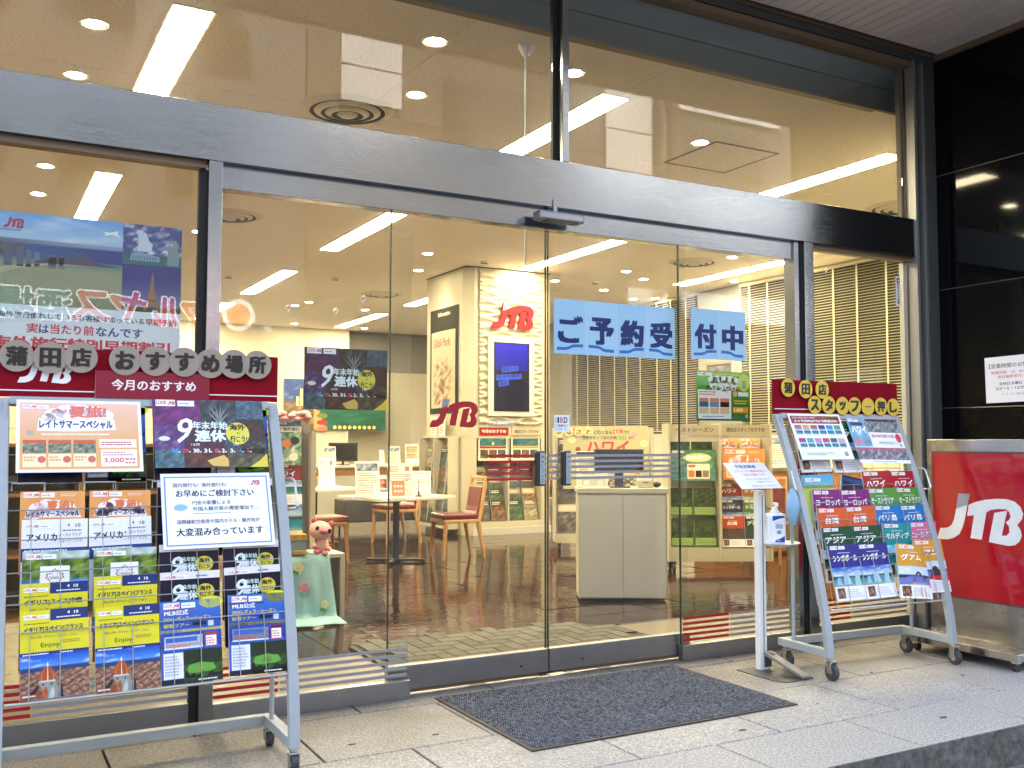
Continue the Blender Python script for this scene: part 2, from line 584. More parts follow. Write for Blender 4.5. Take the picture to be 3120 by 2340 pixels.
class Art:
    """flat print: x in 0..w, y in 0..h, drawn in layers on a thin sheet that faces -Y"""
    def __init__(s, w, h, base=(1, 1, 1), t=.0012, side=(.8, .8, .8), bend=0.0, twist=0.0):
        s.w, s.h, s.t = w, h, t
        s.v, s.f, s.c = [], [], []
        s.k = 0
        s.bend, s.twist = bend, twist
        x = w / 2
        base = s.L(base)
        side = s.L(side)
        if bend or twist:
            N = 8
            for i in range(N):
                a, b = -x + w * i / N, -x + w * (i + 1) / N
                s._q([(a, 0, 0), (b, 0, 0), (b, 0, h), (a, 0, h)], base)
                s._q([(b, t, 0), (a, t, 0), (a, t, h), (b, t, h)], side)
        else:
            s._q([(-x, 0, 0), (x, 0, 0), (x, 0, h), (-x, 0, h)], base)
            s._q([(x, t, 0), (-x, t, 0), (-x, t, h), (x, t, h)], side)
        for q in ([(-x, t, 0), (-x, 0, 0), (-x, 0, h), (-x, t, h)], [(x, 0, 0), (x, t, 0), (x, t, h), (x, 0, h)], [(-x, 0, h), (x, 0, h), (x, t, h), (-x, t, h)], [(-x, t, 0), (x, t, 0), (x, 0, 0), (-x, 0, 0)]):
            s._q(q, side)
    def L(s, c):
        if isinstance(c, str):
            return H(c)
        return tuple(lin(min(1, max(0, q))) for q in c)
    def _q(s, vs, c):
        o = len(s.v)
        s.v += vs
        s.f.append(tuple(range(o, o + len(vs))))
        cs = c if isinstance(c, list) else [c] * len(vs)
        s.c += cs
    def P(s, x, y):
        return (x - s.w / 2, -.00035 * s.k, y)
    def up(s):
        s.k += 1
        return s
    def rect(s, x0, y0, x1, y1, c):
        c = s.L(c)
        N = 6 if (s.bend or s.twist) else 1
        for i in range(N):
            a, b = x0 + (x1 - x0) * i / N, x0 + (x1 - x0) * (i + 1) / N
            s._q([s.P(a, y0), s.P(b, y0), s.P(b, y1), s.P(a, y1)], c)
    def poly(s, pts, c):
        c = s.L(c)
        for t in tessellate_polygon([[Vector((p[0], p[1], 0)) for p in pts]]):
            q = [pts[i] for i in t]
            area = (q[1][0] - q[0][0]) * (q[2][1] - q[0][1]) - (q[2][0] - q[0][0]) * (q[1][1] - q[0][1])
            if area < 0:
                q.reverse()
            s._q([s.P(*p) for p in q], c)
    def ell(s, cx, cy, rx, ry, c, n=20):
        c = s.L(c)
        s._q([s.P(cx + rx * math.cos(2 * math.pi * i / n), cy + ry * math.sin(2 * math.pi * i / n)) for i in range(n)], c)
    def text(s, t, x, y, w, h, c, bold=.0, rot=0.0, shear=0.0):
        vs, fs, tw, th = text_mesh(t, 0)
        c = s.L(c)
        sx, sy = w / tw, h / th
        offs = bold_offs(bold * sx, bold * sy, h)
        cr_, sr = math.cos(rot), math.sin(rot)
        for (ox, oy, oz) in offs:
            for f in fs:
                q = []
                for i in f:
                    a, b = vs[i][0] * sx + ox, vs[i][1] * sy + oy
                    a += shear * b
                    p = s.P(x + a * cr_ - b * sr, y + a * sr + b * cr_)
                    q.append((p[0], p[1] - oz, p[2]))
                s._q(q, c)
    def pic(s, x0, y0, x1, y1, fn, nx=14, ny=12):
        cs = [[s.L(fn(i / nx, j / ny)) for i in range(nx + 1)] for j in range(ny + 1)]
        for j in range(ny):
            for i in range(nx):
                a, b = x0 + (x1 - x0) * i / nx, x0 + (x1 - x0) * (i + 1) / nx
                d, e = y0 + (y1 - y0) * j / ny, y0 + (y1 - y0) * (j + 1) / ny
                s._q([s.P(a, d), s.P(b, d), s.P(b, e), s.P(a, e)], [cs[j][i], cs[j][i + 1], cs[j + 1][i + 1], cs[j + 1][i]])
    def dashes(s, x, y, w, h, rows, c, seed=1, fill=.8):
        """lines of print too small to read"""
        r = random.Random(seed)
        for k in range(rows):
            yy = y + h * (1 - (k + .8) / rows)
            hh = h / rows * .5
            a = x
            e = x + w * r.uniform(fill - .15, 1)
            while a < e:
                b = min(e, a + hh * r.uniform(.7, 2.2))
                s.rect(a, yy, b, yy + hh, c)
                a = b + hh * r.uniform(.25, .5)
    def logo(s, x, y, w, c, tip=None, h=None):
        s.poly(lg(LJ, x, y, w, h), c)
        s.poly(lg(LTB, x, y, w, h), c)
        if tip:
            s.up()
            s.poly(lg(LJT, x, y, w, h), tip)
    def badge(s, x, y, w):
        """LOOK JTB badge and the white box beside it"""
        s.up()
        s.rect(x, y, x + w * .5, y + w * .19, '#f4f4f6')
        s.rect(x + w * .56, y, x + w, y + w * .17, '#f0f0f2')
        s.up()
        s.text('LOOK', x + w * .02, y + w * .05, w * .26, w * .11, '#b01830', .02)
        s.logo(x + w * .30, y + w * .04, w * .19, '#c01830')
        s.dashes(x + w * .60, y + w * .05, w * .36, w * .07, 1, '#9a9aa8', 3)
    def mesh(s, name, mat='print'):
        me = bpy.data.meshes.new(name)
        vs = s.v
        if s.bend or s.twist:
            hw = s.w / 2
            vs = [(x, y - s.bend * (1 - (x / hw) ** 2) + s.twist * (x / hw) * (z / s.h - .5), z) for x, y, z in vs]
        me.from_pydata(vs, [], s.f)
        me.materials.append(MATS[mat])
        ca = me.color_attributes.new('Col', 'FLOAT_COLOR', 'CORNER')
        flat = []
        for c in s.c:
            flat += [c[0], c[1], c[2], 1.0]
        ca.data.foreach_set('color', flat)
        return me

def put(art, name, loc, rz=0.0, tilt=0.0, mat='print', parent=None, label=None, cat=None, group=None, roll=0.0):
    me = art if isinstance(art, bpy.types.Mesh) else art.mesh(name, mat)
    o = link(name, me, parent, loc)
    o.rotation_mode = 'XYZ'
    mt = Matrix.Rotation(rz, 4, 'Z') @ Matrix.Rotation(tilt, 4, 'X') @ Matrix.Rotation(roll, 4, 'Y')
    o.rotation_euler = mt.to_euler()
    if label:
        tag(o, label, cat, group)
    return o

def nz(x, y, s=0):
    v = 0
    a = .5
    for k in range(4):
        v += a * (math.sin(x * 6.3 * 1.7 ** k + 2.1 * s + 1.7 * math.sin(y * 5.1 * 1.6 ** k + s + k)) * math.cos(y * 7.1 * 1.8 ** k + s * 1.3 + math.sin(x * 4.7 * 1.5 ** k + k)))
        a *= .55
    return v
def mixc_(a, b, t):
    t = min(1, max(0, t))
    return tuple(a[i] * (1 - t) + b[i] * t for i in range(3))
def f_sea(seed=0, sky=(.35, .6, .88), sea=(.1, .5, .6), land=(.25, .3, .2)):
    def f(u, v):
        if v > .55:
            c = mixc_((.8, .88, .95), sky, (v - .55) * 2.4)
            return mixc_(c, (.95, .96, .98), max(0, nz(u * 1.3, v * 2.3, seed)) * 1.2)
        if v > .42 + .06 * nz(u, .3, seed):
            return mixc_(land, (.1, .12, .12), .5 + nz(u * 3, v * 3, seed))
        return mixc_(sea, (.75, .75, .6), max(0, (.22 - v) * 3 + .3 * nz(u * 2, v * 3, seed)))
    return f
def f_rand(seed, pal):
    def f(u, v):
        t = (nz(u * 2.2, v * 2.2, seed) + .9) / 1.8 * (len(pal) - 1)
        t = min(len(pal) - 1.001, max(0, t))
        i = int(t)
        c = mixc_(pal[i], pal[i + 1], t - i)
        k = .85 + .35 * nz(u * 6, v * 6, seed + 3)
        return tuple(q * k for q in c)
    return f
def f_roofs(u, v):
    if v > .70:
        c = mixc_((.35, .6, .9), (.10, .30, .72), (v - .7) * 3.4)
        return mixc_(c, (.9, .94, 1), max(0, nz(u * 1.5, v * 3, 4) - .25) * 1.5)
    if v > .63:
        return (.16, .24, .45)
    k = nz(u * 7, v * 11, 2) + .35 * math.sin(u * 41 + v * 13) * math.sin(v * 57 + u * 9)
    return mixc_((.24, .15, .12), (.86, .66, .56), .45 + .6 * k)

BW, BH = .219, .300
def art_dest(title, col, pal, kind='sea', bend=0.0, twist=0.0, sub='', dark=False):
    a = Art(BW, BH, col, t=.010, bend=bend, twist=twist)
    fn = f_sea(len(title), sky=pal[0], sea=pal[1], land=(.15, .2, .3)) if kind != 'rand' else f_rand(len(title), pal)
    a.up()
    a.pic(0, .075, BW, .178, fn, 16, 12)
    a.rect(0, 0, BW, .075, '#eceef4')
    a.up()
    a.pic(.012, .012, .065, .068, f_rand(5, [(.1, .05, .05), (.5, .3, .2), (.9, .9, .9)]), 6, 6)
    a.dashes(.078, .012, .12, .05, 5, '#b8bccc', 7)
    if kind == 'statue':
        a.up()
        a.poly([(.150, .075), (.150, .115), (.158, .122), (.150, .130), (.152, .150), (.170, .158), (.188, .15), (.19, .13), (.186, .115), (.192, .075)], '#9fc3cc')
        a.poly([(.018, .085), (.03, .12), (.045, .125), (.05, .10), (.06, .085)], '#8fb9d8')
        a.poly([(.07, .085), (.075, .13), (.068, .155), (.085, .145), (.10, .14), (.115, .12), (.125, .085)], '#a9cbe0')
    if kind == 'castle':
        a.up()
        a.rect(0, .075, .075, .112, '#6a7ab8'); a.poly([(.09, .095), (.095, .118), (.080, .120), (.105, .130), (.105, .138), (.120, .150), (.135, .150), (.15, .138), (.150, .130), (.180, .120), (.165, .118), (.168, .095)], '#3b3230')
        a.poly([(.065, .080), (.085, .103), (.12, .095), (.16, .108), (BW, .100), (BW, .062), (.12, .070)], '#c02c34')
    a.up()
    a.dashes(.06, .253, .10, .006, 1, '#f5f5f5', 5)
    tw = min(.17, .048 * len(title))
    a.text(title, .022 if len(title) > 2 else .05, .211, tw, .034, '#ffffff', .035)
    if sub:
        a.text(sub, .03, .184, .15, .020, '#ffffff', .03)
    a.badge(.012, .275, .105)
    return a

# ------------------------------------------------------------------ ground outside
road = MB().box(-30, -60, -.30, 40, -1.72, -.165)
struct(road.build('road', 'asphalt'))
pv = struct(link('pavement', None))
sub = MB().box(-6, -1.70, -.4, 6.4, .06, -.02)
sub.build('bedding', 'joint', pv)
rows = [(-1.713, -1.285, 2.743), (-1.278, -.729, 3.110), (-.722, -.137, 2.743), (-.130, .06, 3.110)]
P = .7455
slab_cache = {}
def slab(w, d, tall, mat):
    k = (round(w, 3), round(d, 3), tall)
    if k not in slab_cache:
        mb = MB().box(-w / 2, -d / 2, -tall, w / 2, d / 2, 0)
        me = mb.mesh('paving_slab', [mat, 'granite_kerb'])
        if tall > .1:
            for p in me.polygons:
                if p.normal.y < -.5:
                    p.material_index = 1
        slab_cache[k] = me
    return slab_cache[k]
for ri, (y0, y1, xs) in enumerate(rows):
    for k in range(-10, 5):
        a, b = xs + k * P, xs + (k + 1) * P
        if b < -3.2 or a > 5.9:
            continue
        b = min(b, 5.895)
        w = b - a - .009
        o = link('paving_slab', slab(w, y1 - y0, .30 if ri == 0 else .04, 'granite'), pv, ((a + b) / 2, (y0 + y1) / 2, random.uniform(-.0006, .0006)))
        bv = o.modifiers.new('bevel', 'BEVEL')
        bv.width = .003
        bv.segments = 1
# small round marks and litter on the slabs
for i, (x, y, r) in enumerate([(1.78, -.60, .011), (1.42, -.56, .011), (1.60, -1.0, .009), (2.98, -1.18, .014), (3.60, -1.02, .006), (4.34, -.70, .010), (3.92, -1.47, .016), (4.72, -.98, .010), (1.06, -1.1, .009)]):
    o = MB().cyl((0, 0, 0), (0, 0, .0015), r, n=12).build('floor_stain', 'dot', pv, loc=(x, y, .0005))
    o.scale = (1.5, .7, 1)
gm = MB()
for i in range(26):
    x, y = 3.33 + random.uniform(-.05, .05), -1.745 + random.uniform(-.012, .01)
    t = random.uniform(-.03, .03)
    gm.add([(x - .002, y, -.165), (x + .002, y, -.165), (x + t, y - .01, -.165 + random.uniform(.02, .05))], [(0, 1, 2)])
o = stuff(gm.build('weeds', 'leaf'))

# ------------------------------------------------------------------ soffit over the step
sf = struct(link('canopy', None))
for k in range(66):
    x0 = 5.88 - .096 * (k + 1)
    if k < 40:
        mb = MB().box(-.0440, -1.38, 0, .0440, -.07, .012) if k == 0 else None
        if k == 0:
            sme = mb.mesh('soffit_panel', ['soffit'])
        link('soffit_panel', sme, sf, (x0 + .048, 0, 3.965))
MB().box(-6, -1.38, 3.965, 2.03, -.07, 3.98).build('soffit_board', 'soffit', sf)
MB().box(-6, -1.42, 4.03, 6.2, -.04, 4.35).build('canopy_slab', 'charcoal', sf)
MB().box(-6, -1.43, 3.945, 6.2, -1.385, 4.36).build('canopy_fascia', 'steel_dark', sf)
MB().box(5.835, -1.38, 3.925, 5.868, -.075, 3.962).build('soffit_trim', 'brown_trim', sf)

ub = thing('unseen_storeys', 'unseen upper storeys above the canopy, added to block the sun', 'building', (0, .3, 4.4))  # storeys out of view, put in to keep the sun off the pavement
MB().box(-14, 0, 0, 16, 12, 13).build('wall', 'bldg_grey', ub)
MB().box(10.75, -.2, -4.5, 16, 12, -.01).box(6.5, -1.5, -4.5, 16, -.21, -.01).build('neighbour_wall', 'bldg_grey', ub)
MB().box(-14, 0, -4.5, -4.05, 12, -.01).build('neighbour_wall', 'bldg_grey', ub)
for i in range(8):
    for j in range(3):
        MB().box(-12 + i * 3.5, -.03, 1.2 + j * 3.6, -10 + i * 3.5, -.001, 3.0 + j * 3.6).build('window', 'bldg_glass', ub)

# ------------------------------------------------------------------ black stone wall at the right
sw = thing('stone_wall', 'polished black stone wall to the right of the shopfront', 'wall', (5.87, 0, 0))
zz = [-.165, .66, 1.49, 2.31, 3.112, 3.93]
for a, b in zip(zz[:-1], zz[1:]):
    MB().box(0, -1.2, a + .002, .03, -.012, b - .002).build('stone_panel', 'black_stone', sw, bevel=.0015)
MB().box(.008, -1.195, -.165, .6, .3, 4.3).build('backing', 'stone_joint', sw)
for a, b in zip(zz[:-1], zz[1:]):
    MB().box(.001, -1.23, a + .002, .6, -1.2, b - .002).build('stone_panel', 'black_stone', sw)
for z in zz[2:5]:
    MB().box(.001, -1.199, z - .0018, .01, -.012, z + .0018).build('joint_line', 'stone_joint', sw)

# ------------------------------------------------------------------ shopfront frame
fr = thing('shopfront_frame', 'brushed steel shopfront frame with deep header beam across the glazing', 'shopfront')
MB().box(-4, 0, 2.529, 5.655, .10, 2.790).build('header_beam', 'steel', fr, bevel=.002)
MB().box(-4, .03, 2.497, .905, .10, 2.5285).build('beam_trim', 'brown_trim', fr)
MB().box(.975, .045, 2.415, 4.57, .12, 2.5285).build('door_track_cover', 'steel', fr, bevel=.002)
MB().box(4.69, .03, 2.497, 5.655, .10, 2.5285).build('beam_trim', 'brown_trim', fr)
MB().box(-4, .002, 3.865, 5.655, .10, 3.905).build('top_trim', 'brown_trim', fr)
MB().box(-4, -.012, 3.909, 5.86, .10, 3.955).build('top_rail', 'steel_dark', fr)
MB().box(-4, -.03, 3.9585, 5.86, .10, 3.99).build('top_trim', 'brown_trim', fr)
MB().box(2.800, 0, 2.7905, 2.842, .075, 3.8645).build('mullion', 'steel', fr, bevel=.002)
MB().box(2.774, .062, 2.7905, 2.799, .09, 3.8645).build('gasket', 'gasket', fr)
MB().box(.912, 0, 0.0, .973, .085, 2.5285).build('mullion', 'steel', fr, bevel=.002)
MB().box(.880, .055, 0.0, .911, .09, 2.496).build('gasket', 'gasket', fr)
MB().box(4.545, .03, 0.0, 4.594, .12, 2.5285).build('mullion', 'steel', fr, bevel=.002)
MB().box(4.595, .02, 0.0, 4.607, .12, 2.5285).build('gasket', 'gasket', fr)
MB().box(4.608, 0, 0.0, 4.685, .12, 2.5285).build('mullion', 'steel', fr, bevel=.002)
for zb, zt in ((2.7905, 3.8645), (0, 2.4965)):
    MB().box(5.622, .078, zb, 5.654, .115, zt).build('reveal', 'reveal_wood' if zb > 1 else 'cream_laminate', fr)
MB().box(5.656, -.012, 0, 5.684, .06, 3.9085).build('jamb_strip', 'steel_strip', fr, bevel=.001)
MB().box(5.685, .03, 0, 5.739, .10, 3.9085).build('jamb_groove', 'gasket', fr)
MB().box(5.740, -.012, 0, 5.760, .06, 3.9085).build('jamb_strip', 'steel_strip', fr, bevel=.001)
MB().box(5.761, -.02, 0, 5.865, .06, 3.9085).build('jamb_post', 'steel_dark', fr, bevel=.002)

def stripes(parent, segs, z0, y, pitch=.031, h=.0155, n=5):
    for k in range(n):
        for (a, b, m) in segs:
            MB().box(a, y - .0012, z0 + k * pitch, b, y - .0004, z0 + k * pitch + h).build('stripe_decal', m, parent)
def pane(parent, x0, x1, z0, z1, y, t=.010, edge=False):
    MB().box(x0, y, z0, x1, y + t, z1).build('glass_pane', 'glass', parent)
    if edge:
        for x in edge:
            MB().box(x - .0025, y - .001, z0, x + .0025, y + t + .001, z1).build('glass_edge', 'glass_edge', parent)
def rail(parent, x0, x1, y0, y1, z0, z1):
    MB().box(x0, y0, z0, x1, y1, z1).build('bottom_rail', 'alu_rail', parent, bevel=.002)

tw1 = thing('transom_window', 'upper window pane left of the central transom mullion', 'window', group='upper window panes')
pane(tw1, -4, 2.773, 2.791, 3.864, .065)
tw2 = thing('transom_window', 'upper window pane right of the central transom mullion', 'window', group='upper window panes')
pane(tw2, 2.843, 5.62, 2.791, 3.864, .065)
w1 = thing('shop_window', 'lower left shop window behind the large brochure rack', 'window', group='lower shop windows')
pane(w1, -4, .879, .095, 2.496, .065)
rail(w1, -4, .879, .05, .10, 0, .094)
stripes(w1, [(-4, .25, 'stripe_red'), (.256, .879, 'stripe_grey')], .113, .065)
w2 = thing('sidelight_window', 'fixed glass sidelight left of the sliding doors', 'window', group='fixed sidelights')
pane(w2, .976, 1.915, .090, 2.414, .022)
rail(w2, .974, 1.918, .0, .045, 0.0, .089)
stripes(w2, [(.978, 1.27, 'stripe_red'), (1.276, 1.908, 'stripe_grey')], .106, .022)
w3 = thing('sidelight_window', 'fixed glass sidelight right of the sliding doors', 'window', group='fixed sidelights')
pane(w3, 3.608, 4.543, .090, 2.414, .022, edge=(3.61,))
rail(w3, 3.604, 4.544, .0, .045, 0.0, .089)
stripes(w3, [(3.62, 3.965, 'stripe_red'), (3.971, 4.54, 'stripe_grey')], .106, .022)
w4 = thing('shop_window', 'lower right shop window beside the black stone wall', 'window', group='lower shop windows')
pane(w4, 4.687, 5.62, .095, 2.496, .065)
rail(w4, 4.687, 5.654, .05, .10, 0, .094)
stripes(w4, [(4.69, 5.03, 'stripe_red'), (5.036, 5.566, 'stripe_grey')], .113, .065)

def door(x0, x1, hx, segs, label, dark):
    d = thing('sliding_door', label, 'door', ((x0 + x1) / 2, .07, 0), group='glass sliding doors')
    c = (x0 + x1) / 2
    pane(d, x0 - c, x1 - c, .150, 2.413, 0, edge=[x - c for x in dark])
    rail(d, x0 - c, x1 - c, -.018, .028, .030, .149)
    MB().box(x0 - c + .1, -.006, .012, x1 - c - .05, .016, .029).build('guide_strip', 'brown_trim', d)
    MB().obox(((hx - c) * .72, -.0185, .075), (.014, .002, .010)).build('keyhole', 'black', d)
    stripes(d, [(a - c, b - c, m) for a, b, m in segs], 1.047, 0, .0308, .0145)
    h = MB().box(hx - c - .028, -.034, 1.015, hx - c + .028, -.001, 1.205).build('push_switch', 'black_plastic', d, bevel=.008)
    a = Art(.030, .168, '#a3b0b8', t=.002)
    a.up()
    a.text('自動', .006, .140, .018, .012, '#2f3a44', .03)
    for i, ch in enumerate('押して下さい'):
        a.text(ch, .0075, .112 - i * .0185, .013, .013, '#34424d', .03)
    a.dashes(.006, .008, .018, .008, 2, '#46525c', 4)
    put(a, 'push_label', (hx - c + .008, -.0362, 1.026), parent=h, mat='print_matte')
    return d
dl = door(1.822, 2.735, 2.683, [(2.372, 2.650, 'stripe_red'), (2.718, 2.732, 'stripe_grey')], 'left glass sliding door leaf bearing the red logo', (1.825, 2.732))
dr = door(2.744, 3.698, 2.848, [(2.748, 2.812, 'stripe_grey'), (2.882, 3.690, 'stripe_grey')], 'right glass sliding door leaf under the blue banner', (2.747,))
# red logo, shop name on the left leaf
a = MB()
for pl in (LJ, LTB):
    a.prism(lg(pl, 2.04 - 2.2785, 1.325, .278, .148), -.0016, -.0004)
a.build('logo_decal', 'stripe_red', dl)
MB().prism(lg(LJT, 2.04 - 2.2785, 1.325, .278, .148), -.0024, -.0017).build('logo_tip', 'stripe_grey', dl)
tx = text_mesh('JTB蒲田店', 0)
mb = MB()
mb.add([(x / tx[2] * .165, 0, y / tx[3] * .030) for x, y in tx[0]], tx[1])
mb.build('name_decal', 'white_plastic', dl, loc=(2.37 - 2.2785, -.0008, 1.336))
# sensor on the header
sn = thing('door_sensor', 'grey automatic door sensor under the header beam', 'sensor', (2.746, -.045, 2.435))
MB().box(-.14, -.04, 0, .14, .045, .05).build('housing', 'alu_rail', sn, bevel=.010)
MB().box(-.10, -.0405, -.002, .10, .02, .006).build('lens_strip', 'black_plastic', sn)
MB().box(-.012, .035, .052, .012, .044, .135).build('cable_cover', 'alu_rail', sn, bevel=.002)

# ------------------------------------------------------------------ shop interior shell
ZC = 3.642
fl = struct(link('shop_floor', None))
MB().box(-3, .10, -.3, 10.6, 16, -.013).build('screed', 'tile_grout', fl)
MB().box(-3, .05, -.013, 10.6, 1.102, -.001).build('entrance_stone', 'entry_stone', fl)
MB().box(-3, 1.103, -.013, 2.03, 1.118, .002).build('threshold_strip', 'alu_rail', fl)
MB().box(3.95, 1.103, -.013, 10, 1.118, .002).build('threshold_strip', 'alu_rail', fl)
MB().box(1.925, .055, -.001, 3.602, .105, .003).build('door_guide', 'alu_rail', fl)
TP = .372
tile_me = MB().box(-TP / 2 + .0022, -TP / 2 + .0022, -.012, TP / 2 - .0022, TP / 2 - .0022, 0).mesh('floor_tile', ['tile_brown'])
tiles = []
for i in range(-9, 23):
    for j in range(0, 40):
        cx, cy = 2.31 + (i + .5) * TP, 1.12 + (j + .5) * TP
        tiles.append((math.hypot(cx, cy + 4.5) + (0 if .22 * (cy + 4.5) < cx < 1.5 * (cy + 4.5) else 30), cx, cy))
tiles.sort()
rt = random.Random(3)
for d, cx, cy in tiles[:296]:
    link('floor_tile', tile_me, fl, (cx, cy, rt.uniform(-.0004, .0004)), (R(rt.gauss(0, .22)), R(rt.gauss(0, .22)), rt.choice((0, 0, R(180)))))
mb = MB()
for d, cx, cy in tiles[296:]:
    q = TP / 2 - .0022
    e = rt.gauss(0, .0004)
    mb.box(cx - q, cy - q, -.012, cx + q, cy + q, 0)
stuff(mb.build('far_tiles', 'tile_brown', fl))

ce = struct(link('shop_ceiling', None))
MB().box(-3, .32, ZC + .012, 10.6, 16.3, ZC + .1).build('ceiling_backing', 'ceiling_back', ce)
PX, PY = 1.42, 1.904
nx_, ny_ = 10, 8
cp = MB().box(-PX / 2 + .002, -PY / 2 + .002, 0, PX / 2 - .002, PY / 2 - .002, .012).mesh('ceiling_panel', ['ceiling'])
for i in range(nx_):
    for j in range(9):
        cx, cy = -3.25 + PX * (i + .5), .272 + PY * (j + .5)
        if cy > 16.3:
            continue
        link('ceiling_panel', cp, ce, (cx, cy, ZC))
bk = struct(link('front_bulkhead', None))
MB().box(-4, .27, ZC - .003, 6.2, .30, 3.80).build('lower_board', 'bulkhead', bk)
MB().box(-4, .268, 3.803, 6.2, .30, 4.3).build('upper_board', 'bulkhead', bk)
MB().box(-4, .255, ZC - .018, 5.6, .31, ZC - .0035).build('edge_trim', 'brown_trim', bk)

def wall(name, boxes, mat):
    mb = MB()
    for b in boxes:
        mb.box(*b)
    return struct(mb.build(name, mat))
wall('left_wall', [(-3.1, .1, 0, -3, 16, 3.7)], 'cream_wall')
wall('back_wall', [(-3, 15.5, 0, 7.05, 16.2, 3.64)], 'cream_wall')
rb = struct(link('recess_wall', None))
MB().box(7.06, 15.95, 0, 10.6, 16.2, 2.80).build('lower_panel', 'cream_wall', rb)
MB().box(7.06, 15.95, 2.803, 10.6, 16.2, 3.64).build('upper_panel', 'grey_wall', rb)
rw = struct(link('right_wall', None))
MB().box(10.22, .3, 0, 10.4, 11.5, 3.64).build('window_backing', 'blind_back', rw)
MB().box(10.16, 11.5, 0, 10.4, 16, 3.64).build('grey_panel', 'grey_wall', rw)
MB().box(10.10, 6.66, 0, 10.22, 7.66, 3.64).build('pier', 'grey_wall', rw)
MB().box(10.12, .3, 0, 10.22, 6.655, 1.40).build('low_wall', 'cream_wall', rw)
MB().box(10.12, 7.665, 0, 10.22, 11.5, 1.40).build('low_wall', 'cream_wall', rw)
MB().box(6.06, .12, 0, 10.3, .26, 3.64).build('front_return', 'cream_wall', rw)
# picture on the pier
a = Art(.62, .62, '#8a7a5c', t=.02)
a.up(); a.rect(.04, .04, .58, .58, '#3c3d38'); a.up()
a.pic(.07, .07, .55, .55, f_rand(9, [(.2, .22, .25), (.4, .42, .45), (.7, .68, .6)]), 8, 8)
put(a, 'framed_picture', (10.078, 7.15, 1.88), rz=R(-90), label='framed dark picture on the grey pier between the blinds', cat='picture')

# venetian blinds along the right wall
SP = .0372
NS = 57
def make_blind(yc, w, first=None, label=''):
    if first is None:
        t = thing('venetian_blind', label, 'blind', (10.09, yc, 0), group='venetian blinds on the right wall')
        sl = MB().obox((0, 0, 0), (.050, w - .012, .0022), (0, R(-19), 0)).mesh('slat', ['blind'])
        for k in range(NS):
            link('slat', sl, t, (0, 0, 1.47 + k * SP))
        for y in (-w * .30, w * .02, w * .32):
            MB().box(-.030, y - .014, 1.44, -.027, y + .014, 3.60).build('ladder_tape', 'blind', t)
        MB().box(-.03, -w / 2, 3.585, .03, w / 2, 3.635).build('head_rail', 'blind', t)
        MB().box(-.02, -w / 2 + .005, 1.425, .02, w / 2 - .005, 1.445).build('bottom_rail', 'blind', t)
        return t
    t = copy_tree(first)
    t.location.y = yc
    t['label'] = label
    return t
bw = 1.24
b0 = make_blind(6.655 - bw / 2, bw, None, 'blind just in front of the grey pier, seen through the right sidelight')
make_blind(6.655 - bw * 1.5, bw, b0, 'second blind in front of the grey pier, beside the mullion')
make_blind(6.655 - bw * 2.5, bw, b0, 'nearest blind, seen through the right window beside the stone wall')
make_blind(7.665 + bw / 2, bw, b0, 'blind just beyond the grey pier, behind the green poster')
make_blind(7.665 + bw * 1.5, bw, b0, 'middle blind beyond the grey pier, under the blue banner')
make_blind(7.665 + bw * 2.5, bw, b0, 'farthest blind, ending at the dark grey wall panel')

# ------------------------------------------------------------------ ceiling fittings
sme = MB().box(-.105, 0, -.006, .105, 2.40, .0).mesh('diffuser', ['lamp'])
fme = MB().box(-.122, -.02, -.003, -.106, 2.42, .001).box(.106, -.02, -.003, .122, 2.42, .001).box(-.106, -.02, -.003, .106, -.001, .001).box(-.106, 2.401, -.003, .106, 2.42, .001).mesh('light_frame', ['vent_white'])
wx = {1.01: 'left', 3.84: 'second', 6.67: 'third', 9.35: 'right'}
wy = {.98: 'nearest the glass', 4.79: 'second from the glass', 8.90: 'third from the glass', 12.60: 'farthest from the glass'}
for x, nx in wx.items():
    for y, ny in wy.items():
        if x > 9 and y > 8:
            continue
        t = thing('ceiling_light', 'strip light in the %s row of the ceiling, %s' % (nx, ny), 'ceiling light', (x, y, ZC - .001), group='strip lights in the ceiling')
        link('diffuser', sme, t)
        link('light_frame', fme, t)
DL = [(.55, 1.46), (.53, 2.37), (2.36, .735), (2.62, 1.62), (3.35, .756), (5.03, 1.51), (6.43, .68), (.50, 4.8), (.50, 5.9), (2.2, 6.9), (2.4, 4.2), (5.02, 6.81), (5.4, 7.99), (7.52, 7.81), (7.97, 6.63),
      (8.58, 7.04), (8.55, 5.1), (9.75, 5.26), (9.84, 6.5), (8.65, 8.18), (9.62, 8.73), (9.9, 8.5), (5.01, 11.78), (4.92, 12.3), (6.19, 12.22), (5.67, 14.9), (7.18, 14.94), (8.2, 3.2), (5.4, 3.6)]
d0 = None
pos = ['nearest the glass at far left', 'behind the one nearest the glass at far left', 'left of the central mullion, close to the glass', 'below the first one left of the central mullion', 'just right of the central mullion',
       'in the middle of the right upper pane, beside the access hatch', 'in the right corner of the upper pane', 'behind the left poster window, nearer one', 'behind the left poster window, farther one',
       'above the nine-day poster, near the left mullion', 'between the left diffuser and the beam', 'above the space left of the column', 'just left of the logo column', 'just right of the logo column',
       'right of the column, above the blue banner', 'right of the column, beside the third strip row', 'above the right sidelight, near the round diffuser', 'beside the blinds, above the right mullion', 'along the blinds, second from the glass',
       'above the banner, near its left end', 'along the blinds, third from the glass', 'along the blinds, farthest of the row', 'far back on the left, first of a close pair', 'far back on the left, second of a close pair',
       'far back, beside the third strip row', 'at the far back wall, left one', 'at the far back wall, right one', 'above the right-hand brochure rack', 'above the white cabinet']
